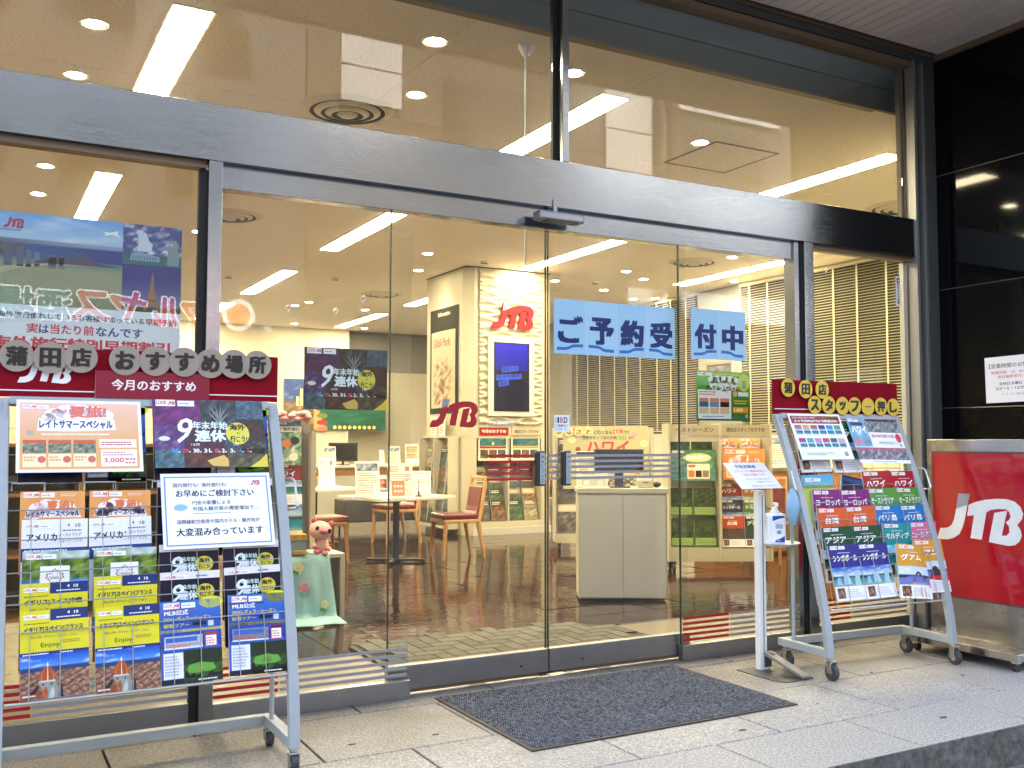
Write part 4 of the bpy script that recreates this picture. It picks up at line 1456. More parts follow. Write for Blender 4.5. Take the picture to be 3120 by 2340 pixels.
for x, y, v in hb:
    if inside(x, y):
        link('mat_block', bl, em, (x, y, .0085), (0, 0, R(90) * v))
        cnt += 1

# ------------------------------------------------------------------ cabinet, monitor and racks behind the doors
A1 = R(-29.7)
cb = thing('reception_cabinet', 'low white two-door cabinet with wooden top behind the right door', 'cabinet', (4.235, 2.076, 0), A1)
MB().box(.0, .012, .02, .70, .42, .845).build('carcass', 'cream_board', cb)
MB().box(-.012, -.01, .8455, .712, .43, .885).build('top', 'cream_board', cb, bevel=.003)
for x0, x1 in ((.012, .349), (.352, .69)):
    MB().box(x0, -.004, .03, x1, .011, .835).build('door', 'cream_laminate', cb, bevel=.0015)
MB().box(.02, .03, 0, .68, .40, .02).build('plinth', 'plinth', cb)
def onc(u, v, z):
    w = Matrix.Rotation(A1, 4, 'Z') @ Vector((u, v, 0)) + Vector((4.235, 2.076, 0))
    return (w.x, w.y, z)
mo = thing('rear_monitor', 'black monitor on the white cabinet with its back to the street', 'monitor', onc(.335, .16, .886), A1)
MB().box(-.20, -.02, .125, .20, .015, .31).build('shell', 'black_plastic', mo, bevel=.006)
MB().box(-.185, -.0225, .137, .185, -.0205, .298).build('back_plate', 'screen_black', mo)
MB().box(-.035, -.01, .0, .035, .03, .125).build('neck', 'black_plastic', mo)
MB().box(-.09, -.06, 0, .09, .08, .010).build('foot', 'black_plastic', mo, bevel=.003)
cb2 = thing('cable_tangle', 'tangle of black and red cables beneath the monitor', 'cables', onc(.335, .24, .886), A1)
rc = random.Random(5)
for k in range(12):
    x = rc.uniform(-.14, .1)
    MB().tube([(x, rc.uniform(-.02, .02), .0), (x + rc.uniform(-.05, .05), .0, rc.uniform(.04, .09)), (x + rc.uniform(-.02, .16), .02, rc.uniform(.03, .09)), (x + rc.uniform(.0, .2), .0, .004)], .003, n=5).build('cable', 'black' if k % 3 else 'red_leather', cb2)
prn = thing('card_printer', 'small off-white card printer at the right end of the cabinet', 'printer', onc(.54, .14, .886), A1)
MB().box(-.062, -.06, 0, .062, .07, .060).build('body', 'cream_board', prn, bevel=.006)
MB().box(-.06, -.02, .0605, .06, .07, .098).build('lid', 'white_plastic', prn, bevel=.006)
MB().box(-.02, -.0615, .040, .02, -.0605, .046).build('slot', 'black', prn)
MB().ell((.10, .02, .025), (.035, .03, .025)).build('roll', 'black_plastic', prn, smooth=True)
lh = thing('leaflet_holder', 'clear leaflet holder with white sheets at the left end of the cabinet', 'leaflet holder', onc(.11, .15, .886), A1)
a = Art(.155, .29, '#efe8d4', t=.002)
a.up(); a.rect(0, .262, .155, .282, '#222222'); a.rect(.01, .16, .145, .235, '#b8b49c'); a.dashes(.02, .13, .11, .02, 2, '#9a6a50', 1); a.dashes(.01, .02, .13, .08, 5, '#a8a490', 2)
put(a, 'sheet', (-.04, -.01, .006), tilt=R(-8), parent=lh)
a = Art(.22, .13, '#dcd6c0', t=.002)
a.up(); a.rect(.01, .01, .21, .085, '#b9b9ac'); a.up(); a.rect(.03, .02, .07, .05, '#e6e0c8'); a.rect(.14, .02, .18, .05, '#d8cfa8'); a.dashes(.02, .1, .1, .015, 1, '#77736a', 2)
put(a, 'sheet', (.02, -.04, .006), tilt=R(-8), parent=lh)
MB().box(-.11, -.06, 0, .13, .06, .005).build('holder_base', 'clear_plastic', lh)
MB().obox((.03, -.08, .006), (.22, .05, .006), (0, 0, .05)).build('papers', 'paper', lh)

A2 = R(-26.74)
P2 = Vector((5.935, 3.113, 0))
def on2(u, v, z):
    w = Matrix.Rotation(A2, 4, 'Z') @ Vector((u, v, 0)) + P2
    return (w.x, w.y, z)
rk = thing('season_rack', 'cream two-bay brochure rack on castors inside the right sidelight', 'rack', P2, A2)
for x in (0.0, .500, 1.0):
    MB().box(x, 0, .10, x + .024, .30, 1.437).build('upright', 'cream_board', rk)
MB().box(.0245, .02, .10, .9995, .29, .218).build('base_box', 'cream_board', rk)
MB().box(.0245, .27, .2185, .9995, .29, 1.43).build('back_panel', 'cream_laminate', rk)
MB().box(.0245, .01, 1.265, .4995, .04, 1.32).build('rail', 'cream_board', rk)
MB().box(.5245, .01, 1.295, .9995, .04, 1.32).build('rail', 'cream_board', rk)
for (x0, x1, t_) in ((.0245, .4995, 'ベストシーズン'), (.5245, .9995, '蒲田店スタッフおすすめ')):
    a = Art(x1 - x0, .10, '#a39a80', t=.008)
    a.up(); a.text(t_, .05, .03, x1 - x0 - .10, .042, '#35322a', .02)
    put(a, 'bay_sign', ((x0 + x1) / 2, .0, 1.325), parent=rk, mat='print_matte')
for x, y in ((.06, .05), (.95, .05), (.06, .25), (.95, .25)):
    MB().cyl((x - .012, y, .04), (x + .012, y, .04), .04, n=14).box(x - .02, y - .02, .07, x + .02, y + .02, .10).build('castor', 'rubber_black', rk)
# left bay: green toned holders
MB().box(.026, .02, .2185, .498, .03, .235).build('bay_lip', 'cream_board', rk)
G1 = [(.05, .09, .04), (.22, .31, .13), (.48, .56, .27)]
for rrow, (z, h) in enumerate(((.24, .27), (.535, .27))):
    for c in range(2):
        a = Art(.22, h, '#2f4424', t=.02)
        a.up(); a.pic(.008, .09, .212, h - .012, f_rand(rrow * 2 + c, G1), 8, 8)
        a.rect(.008, .012, .212, .085, '#8fa860')
        a.up(); a.dashes(.02, .03, .18, .04, 2, '#7a9450', c)
        put(a, 'green_holder', on2(.145 + c * .232, .05 + rrow * .03, z), A2, R(-5), label='green brochure holder, %s column, %s row of the season rack' % (('left', 'right')[c], ('lower', 'upper')[rrow]), cat='brochure holder', group='green holders in the season rack')
for c in range(2):
    a = Art(.21, .14, '#2c3a30', t=.01); a.up(); a.pic(0, 0, .21, .11, f_rand(c + 40, G1), 6, 4)
    put(a, 'green_brochure', on2(.15 + c * .222, .17, 1.12), A2, R(-6), label='dark green brochure at the top of the season rack, %s one' % ('left', 'right')[c], cat='brochure', group='dark green brochures')
a = Art(.44, .30, '#4f96a4', t=.003)
a.up(); a.pic(0, 0, .44, .30, f_rand(31, [(.25, .55, .65), (.45, .65, .45), (.3, .6, .7)]), 12, 8)
a.up(); a.ell(.26, .225, .14, .045, '#d8dc8c'); a.rect(.16, .02, .38, .165, '#ece4c8')
a.up(); a.text('海外旅行', .15, .205, .22, .04, '#ffffff', .04)
for k, c in enumerate(('#c8703c', '#3a2a22', '#8a7a68')):
    a.rect(.17 + k * .07, .035, .23 + k * .07, .10, c)
a.rect(.17, .13, .24, .155, '#d05a30'); a.badge(.012, .27, .12)
put(a, 'season_poster', on2(.262, .055, .878), A2, R(-4), label='blue-green travel poster in the left bay of the season rack', cat='poster')
# right bay
def art_orange(w, h, dim=1.0, full=True):
    a = Art(w, h, '#d9843f' if full else '#c86e3c', t=.008)
    a.up(); a.pic(0, 0, w, h, lambda u, v: mixc_((.86, .52, .24), (.92, .66, .40), v * .8 + .3 * nz(u * 2, v * 2, 3)), 8, 6)
    k = w / .21
    a.up()
    for (x, y, r) in ((.055, .235, .028), (.085, .245, .03), (.12, .243, .028), (.155, .24, .024), (.045, .215, .022), (.17, .225, .02)):
        a.ell(x * k, h - (.297 - y) * k, r * k, r * .8 * k, '#f2eaf0', 14)
    a.poly([(.015 * k, h - .092 * k), (.02 * k, h - .068 * k), (.19 * k, h - .068 * k), (.198 * k, h - .095 * k)], '#f2eef4')
    a.up()
    a.text('また', .045 * k, h - .052 * k, .022 * k, .012 * k, '#d8607a', .03)
    a.text('また', .052 * k, h - .068 * k, .022 * k, .012 * k, '#d8607a', .03)
    a.text('夏旅!', .085 * k, h - .066 * k, .085 * k, .032 * k, '#e07a4c', .045)
    a.text('レイトサマースペシャル', .02 * k, h - .091 * k, .172 * k, .021 * k, '#22305e', .04)
    a.badge(.01 * k, h - .022 * k, .10 * k)
    a.dashes(.13 * k, h - .02 * k, .07 * k, .012 * k, 2, '#f4e0cc', 3)
    return a
ob = art_orange(.20, .10 * 2.8).mesh('orange_brochure')
for c in range(2):
    put(ob, 'orange_brochure', on2(.64 + c * .225, .20, 1.01), A2, R(-6), label='orange brochure in the top row of the staff bay, %s one' % ('left', 'right')[c], cat='brochure', group='orange brochures in the staff bay')
a = art_orange(.42, .30, full=False)
a.up(); a.rect(.03, .02, .27, .11, '#eeddb8'); a.rect(.29, .02, .39, .13, '#f0e6d6'); a.up(); a.dashes(.04, .03, .22, .07, 4, '#b87a4a', 2); a.dashes(.295, .03, .09, .08, 4, '#c04a4a', 3)
put(a, 'orange_poster', on2(.765, .055, .888), A2, R(-4), label='orange summer poster in the middle of the staff bay', cat='poster')
SN = {'ハワイ': art_dest('ハワイ', '#99202a', [(.3, .45, .62), (.2, .42, .5)]).mesh('b'), 'シンガポール': art_dest('シンガポール', '#1c2148', [(.2, .3, .5), (.35, .5, .55)]).mesh('b'),
      '台湾': art_dest('台湾', '#b8432a', [(.35, .3, .3), (.35, .22, .2)], 'rand').mesh('b'), 'グアム': art_dest('グアム', '#b87830', [(.5, .5, .5), (.5, .4, .3)]).mesh('b'),
      'オーストラリア': art_dest('オーストラリア', '#4a6a30', [(.3, .4, .4), (.3, .4, .3)]).mesh('b'), 'アジア': art_dest('アジア', '#234030', [(.2, .3, .3), (.2, .3, .2)], 'rand').mesh('b')}
for (k, c, z, v, nm) in (('ハワイ', 0, .545, .15, 'dark red'), ('グアム', 1, .545, .15, 'ochre'), ('シンガポール', 0, .39, .11, 'navy'), ('オーストラリア', 1, .39, .11, 'olive green'), ('台湾', 0, .235, .06, 'brick red'), ('アジア', 1, .235, .06, 'dark green')):
    put(SN[k], 'rack_brochure', on2(.655 + c * .225, v, z), A2, R(-6), label='%s brochure in the staff bay of the cream rack' % nm, cat='brochure', group='brochures in the staff bay')

# hawaii display behind the cabinet
hw = thing('hawaii_rack', 'cream brochure rack with a large cream poster behind the cabinet', 'rack', (6.4, 4.82, 0), R(-29))
MB().box(-.62, 0, .12, -.59, .35, 1.42).build('upright', 'cream_board', hw)
MB().box(.50, 0, .12, .53, .35, 1.42).build('upright', 'cream_board', hw)
MB().box(-.5895, .02, .10, .4995, .34, .20).build('base_box', 'cream_board', hw)
MB().box(-.5895, .31, .2005, .4995, .33, 1.40).build('back_panel', 'cream_laminate', hw)
for x in (-.55, .45):
    MB().cyl((x - .012, .06, .045), (x + .012, .06, .045), .045, n=14).box(x - .02, .04, .08, x + .02, .08, .10).build('castor', 'rubber_black', hw)
def onh(u_, v_, z):
    w = Matrix.Rotation(R(-29), 4, 'Z') @ Vector((u_, v_, 0)) + Vector((6.4, 4.82, 0))
    return (w.x, w.y, z)
a = Art(.98, .72, '#b4ac84', t=.004)
a.up()
for (x, y, r, c) in ((.82, .62, .04, '#d99a98'), (.90, .66, .03, '#c8b060'), (.93, .52, .05, '#d8cf9c'), (.45, .68, .03, '#c8be8c'), (.62, .67, .035, '#d8a8a0'), (.10, .56, .05, '#cfcf9c'), (.86, .36, .06, '#d6cc9c'), (.28, .70, .03, '#cdbf7c')):
    a.ell(x, y, r, r * .8, c, 12)
a.logo(.06, .635, .09, '#b83a34')
a.text('ハワイに行くなら', .22, .625, .34, .045, '#2a2a24', .03)
a.text('JTB', .57, .628, .12, .050, '#b8322c', .03)
a.text('で!!', .70, .625, .06, .040, '#2a2a24', .02)
a.text('当店スタッフ海外回数', .22, .565, .40, .038, '#4a4638', .02)
a.rect(.63, .560, .73, .607, '#8fa84c')
a.text('が!', .75, .565, .06, .038, '#4a4638', .02)
a.text('ハワイ', .27, .395, .48, .155, '#b8371f', .03)
a.ell(.17, .45, .03, .03, '#8f3a28', 14)
a.text('ALOHA', .11, .38, .12, .018, '#77705a', .0)
a.rect(.82, .10, .88, .34, '#d9a050')
a.up(); a.text('情報', .825, .14, .05, .16, '#b8541f', .02)
put(a, 'hawaii_poster', onh(-.02, -.02, .72), R(-29), R(-3), label='cream poster with big red katakana behind the cabinet monitor', cat='poster')
for i, ch in enumerate('ふるさと'):
    a = Art(.10, .10, '#ddd6ae', t=.002)
    d = thing('kana_disc', 'ochre paper disc at the top of the cream rack, %s of four' % ('first', 'second', 'third', 'last')[i], 'paper disc', onh(-.56 + i * .115, -.012, 1.37), R(-29), 'ochre discs on the cream rack')
    MB().cyl((0, 0, .0), (0, .003, .0), .052, n=20).build('disc', 'cloth_yellow', d)
    text_mb(MB(), ch, 0, -.0012, 0, .055, .055, .05).build('kana', 'brown_trim', d)
hwB = [art_small(60 + i, [(.22, .22, .26), (.45, .42, .40), (.8, .76, .66)], .26, .30) for i in range(3)]
for i, (z, lb_) in enumerate(((1.0, 'top'), (.62, 'middle'), (.24, 'bottom'))):
    put(hwB[i], 'poster_sheet', onh(-.44, .04, z), R(-29), R(-5), label='dim poster sheet in the %s of the cream rack left of the cabinet' % lb_, cat='poster', group='dim sheets in the cream rack')

# wooden counter at the right with papers
wc = thing('wooden_counter', 'brown wooden counter beyond the right-hand rack', 'counter', (8.1, 3.75, 0), R(-15))
MB().box(-.9, 0, .03, 1.0, .5, .93).build('front', 'brown_wood', wc)
MB().box(-.93, -.03, .931, 1.03, .53, .965).build('top', 'cream_board', wc, bevel=.004)
for k in range(4):
    MB().box(-.89 + k * .46, -.006, .06, -.45 + k * .46, -.001, .90).build('front_panel', 'brown_wood', wc, bevel=.002)
stand('pale document stand on the wooden counter', (7.95, 3.72, .966), R(-30), .34, .36, d1)
stand('beige notice box on the wooden counter', (8.5, 3.66, .966), R(-30), .30, .28, d4)
chair_copy('wooden chair leaning at the front of the wooden counter', (7.35, 3.30, 0), R(35))
# cream laminate low cupboard behind right window
cu_ = thing('low_cupboard', 'tall pale cupboard behind the right window', 'cupboard', (8.9, 2.3, 0))
MB().box(-.1, -.2, 0, 1.1, .25, 1.80).build('body', 'cream_laminate', cu_, bevel=.004)
MB().box(.49, -.206, .05, .50, -.201, 1.9).build('door_gap', 'brown_trim', cu_)

# ------------------------------------------------------------------ posters and signs on the glass
def art_nine(w=.42, h=.297, bright=1.0, glare=0.0):
    a = Art(w, h, '#14101c', t=.0008)
    b = bright
    T = [(0, .60, .42, 1, [(.12 * b, .06, .22), (.35 * b, .10, .40 * b), (.62 * b, .25, .55)]), (.42, .60, .75, 1, [(.04, .05, .06), (.20, .24, .26), (.55, .60, .60)]), (.75, .72, 1, 1, [(.10, .20, .30), (.30, .50, .62), (.45, .30, .20)]),
         (.75, .40, 1, .72, [(.10, .05, .05), (.28, .12, .10), (.40, .25, .18)]), (0, .27, .26, .60, [(.15, .08, .45 * b), (.35 * b, .20, .55), (.75, .70, .75)]), (.26, .27, .62, .60, [(.10, .05, .10), (.30 * b, .12, .22), (.22, .12, .2)]),
         (.62, .27, .75, .6, [(.1, .2, .3), (.25, .35, .45), (.3, .2, .2)]), (.75, .2, 1, .40, [(.08, .07, .06), (.22, .18, .14), (.6, .58, .52)]), (0, 0, .25, .27, [(.10, .20, .26), (.25, .45, .52), (.60, .72, .75)]),
         (.25, 0, .64, .27, [(.18, .05, .03), (.38, .12, .06), (.60, .35, .12)]), (.64, 0, 1, .27, [(.12, .10, .08), (.40, .35, .20), (.55, .52, .30)])]
    a.up()
    for i, (x0, y0, x1, y1, pal) in enumerate(T):
        a.pic(x0 * w, y0 * h, x1 * w, y1 * h, f_rand(i * 3 + 1, [tuple(min(1, q * .8 + glare) for q in p) for p in pal]), 9, 7)
    a.up()
    for k in range(7):
        x = .585 * w
        for s_ in (-1, 1):
            a.poly([(x, h * (.62 + .02 * k)), (x + s_ * .005, h * (.62 + .02 * k)), (x + s_ * w * .03 * (1 + k % 3), h * (.72 + .04 * k)), (x + s_ * w * .028 * (1 + k % 3), h * (.735 + .035 * k))], '#8c9290')
    a.poly([(.45 * w, .10 * h), (.60 * w, .18 * h), (.64 * w, .12 * h), (.64 * w, .01 * h), (.50 * w, .02 * h)], '#d8b45c')
    a.poly([(w * .83, 0), (w, 0), (w, h * .20), (w * .93, h * .10)], '#d9c53a')
    a.ell(.09 * w, .42 * h, .05 * w, .035 * h, '#d8d8d0', 12)
    a.text('9', .17 * w, .36 * h, .13 * w, .36 * h, '#eef4fa', .012, shear=.25)
    a.text('年末年始', .345 * w, .56 * h, .31 * w, .115 * h, '#dff0ee', .03)
    a.text('連休', .36 * w, .38 * h, .27 * w, .165 * h, '#e6f2fa', .045)
    a.ell(.745 * w, .50 * h, .108 * w, .165 * h, '#d9cf48', 28)
    a.up()
    a.text('海外', .675 * w, .55 * h, .14 * w, .09 * h, '#1c1c1c', .04)
    a.text('へ', .735 * w, .48 * h, .03 * w, .04 * h, '#1c1c1c', .04)
    a.text('行こう!', .675 * w, .37 * h, .15 * w, .09 * h, '#1c1c1c', .04)
    a.text('12月', .32 * w, .315 * h, .07 * w, .035 * h, '#f4f4f4', .02)
    a.text('1月', .70 * w, .315 * h, .04 * w, .035 * h, '#f4f4f4', .02)
    xs = (.15, .24, .335, .43, .53, .59, .665, .745, .815)
    for d_, x in zip((28, 29, 30, 31, 1, 2, 3, 4, 5), xs):
        c = {28: '#3aa0e0', 29: '#c0405c', 1: '#c0405c', 4: '#3a8ae0', 5: '#c0405c'}.get(d_, '#f6f6f6')
        a.text(str(d_), x * w, .215 * h, (.05 if d_ > 9 else .022) * w, .055 * h, c, .03)
        a.ell((x + (.062 if d_ > 9 else .034)) * w, .225 * h, .009 * w, .011 * h, '#d8d8e0', 8)
    a.badge(.03 * w, .90 * h, .34 * w)
    return a
put(art_nine(), 'holiday_poster', (1.585, .0335, 1.405), label='dark nine-day holiday poster on the left sidelight', cat='poster')

a = Art(.42, .297, '#3f8f3a', t=.0008)
a.up(); a.pic(0, 0, .42, .297, lambda u, v: mixc_((.05, .40, .20), (.42, .72, .22), v + .2 * nz(u, v, 2)), 10, 8)
a.up()
for (x, y, r) in ((.12, .245, .03), (.16, .25, .035), (.21, .252, .035), (.26, .25, .035), (.30, .242, .03), (.14, .215, .04), (.22, .21, .045), (.29, .21, .035)):
    a.ell(x, y, r, r * .75, '#e8f0d8', 14)
a.rect(.085, .272, .34, .288, '#b8d040'); a.ell(.37, .235, .045, .055, '#c8d83c', 20)
a.rect(.012, .012, .268, .185, '#f0f3f0')
a.up()
a.text('カウントダウン', .155, .213, .14, .022, '#6a7a4a', .02)
a.text('プレサマースペシャル', .075, .180, .25, .032, '#16223c', .045)
a.rect(.145, .235, .165, .262, '#58a05a'); a.rect(.355, .20, .385, .245, '#7aa08a')
a.dashes(.02, .150, .18, .03, 2, '#cc7a5a', 3)
for k, c in enumerate(('#2e6c8c', '#7a90b8', '#222222')):
    a.rect(.022 + k * .08, .115, .092 + k * .08, .135, '#e08a5c'); a.rect(.022 + k * .08, .082, .092 + k * .08, .114, c); a.rect(.022 + k * .08, .042, .092 + k * .08, .078, '#d8c890')
a.dashes(.05, .02, .18, .012, 1, '#6a7ab8', 5)
a.ell(.300, .165, .018, .018, '#e8b080', 14); a.rect(.325, .15, .405, .175, '#eef3f6')
a.dashes(.29, .10, .115, .03, 2, '#d8d040', 6)
a.up(); a.rect(.28, .05, .40, .085, '#e8a020'); a.up(); a.text('1,000', .29, .055, .07, .022, '#fff0b0', .03); a.rect(.38, .02, .398, .04, '#9ab8a8')
a.badge(.008, .268, .11)
put(a, 'summer_poster', (3.955, .0335, 1.380), label='green pre-summer poster on the right sidelight', cat='poster')

# banners of sheets
def banner(n, w, h, t_):
    a = Art(w, h, '#8fb8d8', t=.0008, bend=.0)
    for i, ch in enumerate(t_):
        sw_ = w / n
        x = i * sw_
        a.up() if i == 0 else None
        a.rect(x + .001, .001, x + sw_ - .001, h - .001, ('#9cc8e6', '#a2cce8')[i % 2])
    a.up()
    for i, ch in enumerate(t_):
        sw_ = w / n
        x = i * sw_
        up_ = (i % 2 == 0)
        A = [(0, .06), (.30, .065), (.42, .085), (.50, .115), (.62, .125), (.88, .13)]
        if not up_:
            A = [(p[0], .19 - p[1]) for p in A]
        A = [(x + sw_ * (.09 + .93 * p[0]), h * (p[1] + .06)) for p in A]
        a.poly(A + [(p[0], p[1] - h * .055) for p in reversed(A)], '#2f6cb8')
        a.rect(x + sw_ - .0025, .0, x + sw_ + .0025, h, '#b4d2ea') if i < n - 1 else None
    a.up()
    for i, ch in enumerate(t_):
        sw_ = w / n
        x = i * sw_
        a.text(ch, x + sw_ * .17, h * .22, sw_ * .70, h * .47, '#152a66', .06)
    return a
put(banner(4, .835, .303, 'ご予約受'), 'paper_banner', (3.198, .0655, 1.737), label='pale blue four-sheet banner on the right sliding door', cat='banner', group='pale blue paper banners')
put(banner(2, .420, .299, '付中'), 'paper_banner', (3.909, .0195, 1.745), label='pale blue two-sheet banner on the right sidelight', cat='banner', group='pale blue paper banners')

a = Art(.099, .093, '#e6eef4', t=.0006)
a.up(); a.rect(.008, .05, .013, .08, '#8a94a8'); a.text('I', .022, .05, .006, .030, '#20243a', .04); a.text('B', .038, .05, .018, .030, '#c86a7c', .03); a.text('D', .062, .05, .022, .030, '#20243a', .03)
a.text('ご遠慮なく', .010, .028, .078, .014, '#20243a', .03); a.text('どうぞ。', .010, .009, .044, .013, '#20243a', .03); a.rect(.066, .009, .078, .022, '#8890a0'); a.up(); a.rect(.068, .011, .076, .020, '#e6eef4')
put(a, 'toilet_sticker', (2.832, .0655, 1.307), label='small white sticker with large letters on the right door edge', cat='sticker', mat='print_matte')
a = Art(.045, .20, '#e4e6e6', t=.0006)
a.up(); a.rect(.008, .155, .037, .19, '#303438'); a.up(); a.poly([(.014, .16), (.018, .178), (.03, .184), (.033, .165)], '#c8ccd0')
for i, ch in enumerate('防犯カメラ設置'):
    a.text(ch, .013, .134 - i * .0205, .019, .017, '#30343a', .03)
put(a, 'camera_sticker', (5.545, .0605, 2.19), label='narrow vertical camera notice on the right window', cat='sticker', mat='print_matte')

# big poster in the left window
PW, PH = .845, .600
a = Art(PW, PH, '#dfe6ee', t=.001)
def holiday(u, v):
    if v > .715:
        c = mixc_((.66, .78, .90), (.38, .63, .92), (v - .72) * 3.2)
        return mixc_(c, (.90, .92, .95), max(0, nz(u * 1.2, v * 2.2, 1)) * .8)
    if v > .675:
        return mixc_((.30, .32, .44), (.52, .60, .72), min(1, u * 1.4))
    if u < .30 + .22 * (v - .52) * 4 - .05 and v > .50:
        return mixc_((.18, .18, .28), (.42, .38, .40), .5 + nz(u * 11, v * 11, 3))
    if v > .50:
        return mixc_((.16, .40, .60), (.10, .20, .50), u * 1.2 + .3 * nz(u * 2, v * 6, 2))
    if u < .2 and v > .44:
        return (.55, .48, .42)
    return mixc_((.30, .44, .50), (.56, .58, .46), (.52 - v) * 9)
a.up()
a.pic(0, PH * .35, PW * .704, PH, holiday, 44, 44)
a.pic(PW * .704, PH * .70, PW, PH, lambda u, v: mixc_((.12, .42, .36), (.14, .20, .48), v * 1.6) if v < .3 else mixc_((.22, .26, .52), (.88, .91, .95), max(0, nz(u * 2.2, v * 2.2, 7) + .05) * 1.7), 20, 16)
a.pic(PW * .704, PH * .35, PW, PH * .70, lambda u, v: mixc_((.50, .52, .62), (.10, .15, .48), v * 1.4) if v > .12 else (.30, .33, .24), 8, 14)
a.rect(0, 0, PW, PH * .35, '#dde4ee')
a.up()
for (x, h0, w_, c_) in ((.055, .80, .040, '#454b68'), (.075, .815, .022, '#3a3f5c'), (.130, .785, .032, '#4a5270'), (.178, .76, .026, '#525a76'), (.212, .742, .022, '#5a6078'), (.012, .74, .034, '#3e4460'), (.245, .725, .02, '#6a7086'), (.30, .715, .03, '#5c6078'), (.34, .71, .02, '#666a80')):
    a.rect(x, PH * .62, x + w_, PH * h0, c_)
a.poly([(.24, PH * .655), (.31, PH * .700), (.40, PH * .708), (.43, PH * .735), (.455, PH * .715), (.50, PH * .680), (.594, PH * .660)], '#474058')
a.poly([(.06, PH * .56), (.14, PH * .62), (.30, PH * .655), (.50, PH * .66), (.30, PH * .645), (.17, PH * .60), (.10, PH * .545)], '#b0a48c')
a.poly([(.485, PH * .935), (.505, PH * .92), (.545, PH * .918), (.575, PH * .935), (.572, PH * .915), (.582, PH * .885), (.555, PH * .903), (.515, PH * .892), (.525, PH * .908)], '#f0f2e8')
ex, ez = .722, PH * .36
a.poly([(ex - .040, ez), (ex - .022, ez + .045), (ex - .012, ez + .085), (ex - .004, ez + .15), (ex, ez + .178), (ex + .004, ez + .15), (ex + .012, ez + .085), (ex + .022, ez + .045), (ex + .040, ez), (ex + .024, ez), (ex + .012, ez + .026), (ex - .012, ez + .026), (ex - .024, ez)], '#8f6a40')
a.poly([(.625, PH * .73), (.630, PH * .78), (.665, PH * .80), (.70, PH * .78), (.75, PH * .77), (.75, PH * .73)], '#7f9ab8')
a.poly([(.655, PH * .80), (.660, PH * .88), (.652, PH * .965), (.668, PH * .94), (.690, PH * .945), (.705, PH * .88), (.720, PH * .86), (.715, PH * .80)], '#c6d2e2')
a.poly([(.782, PH * .71), (.785, PH * .86), (.800, PH * .90), (.818, PH * .905), (.833, PH * .87), (.828, PH * .83), (.838, PH * .80), (.830, PH * .71)], '#7d9298')
a.up()
a.poly([(.790, PH * .86), (.802, PH * .885), (.812, PH * .86)], '#aebcc0'); a.rect(ex - .018, ez + .044, ex + .018, ez + .050, '#6a4a2c')
for k in range(9):
    a.rect(.635 + k * .012, PH * .735, .640 + k * .012, PH * .765, '#4a6c8c')
a.logo(.125, PH * .885, .078, '#a8283c')
a.dashes(.105, PH * .865, .12, .010, 1, '#5a6a88', 3)
a.text('海外旅行慣れしているお客様は知っている', .115, .154, .575, .026, '#3c4a6a', .02)
a.text('早期予約', .697, .151, .130, .030, '#c03a48', .03)
a.text('実', .225, .093, .042, .040, '#c04050', .03)
a.text('は', .272, .094, .036, .036, '#38488a', .03)
a.text('当たり前', .315, .093, .170, .041, '#c04050', .03)
a.text('なんです', .495, .092, .190, .040, '#38488a', .03)
a.text('海外旅行特別早期割引', .10, .018, .70, .058, '#c02a3c', .04)
put(a, 'travel_poster', (.3905, .0775, 1.615), label='large travel poster of sea and sky in the left window', cat='poster')
# tape on the glass
for i, (x, y, z, lb_) in enumerate(((1.29, .021, 1.86, 'left of the dark poster'), (1.52, .021, 1.86, 'above the dark poster, left one'), (1.66, .021, 1.93, 'above the dark poster, right one'), (4.86, .064, 2.36, 'at the top of the right window'))):
    t = thing('tape_scrap', 'scrap of clear tape on the glass ' + lb_, 'tape', (x, y, z), 0, 'tape scraps on the glass')
    MB().tube([(0, 0, 0), (.012, -.004, .02), (.004, -.002, .035), (-.012, -.004, .022), (.002, 0, .004)], .002, n=5).build('curl', 'clear_plastic' if i == 9 else 'white_plastic', t)

# notice on the stone wall
a = Art(.42, .30, '#dfe0ee', t=.001)
a.up()
a.text('【営業時間のお知らせ】', .03, .225, .36, .030, '#55586a', .015)
a.text('営業時間　10：30〜18：30', .045, .185, .33, .022, '#c06a78', .015)
a.text('来店最終受付 18：00', .09, .158, .26, .020, '#c06a78', .015)
a.text('定休日:水曜日・木曜日', .10, .112, .26, .020, '#44485a', .02)
a.text('5/3〜5・12/29〜1/3', .075, .082, .28, .018, '#55586a', .015)
a.text('ＪＴＢ蒲田店', .11, .045, .2, .016, '#9a9cb0', .0)
put(a, 'hours_notice', (5.868, -.565, 1.515), rz=R(-90), label='white opening hours sheet on the black stone wall', cat='notice', mat='print_laminated', roll=R(-1))

# ------------------------------------------------------------------ red logo board on castors
sb = thing('logo_board', 'large red logo board in a steel frame on castors', 'sign', (5.2, -.76, 0), R(-90))
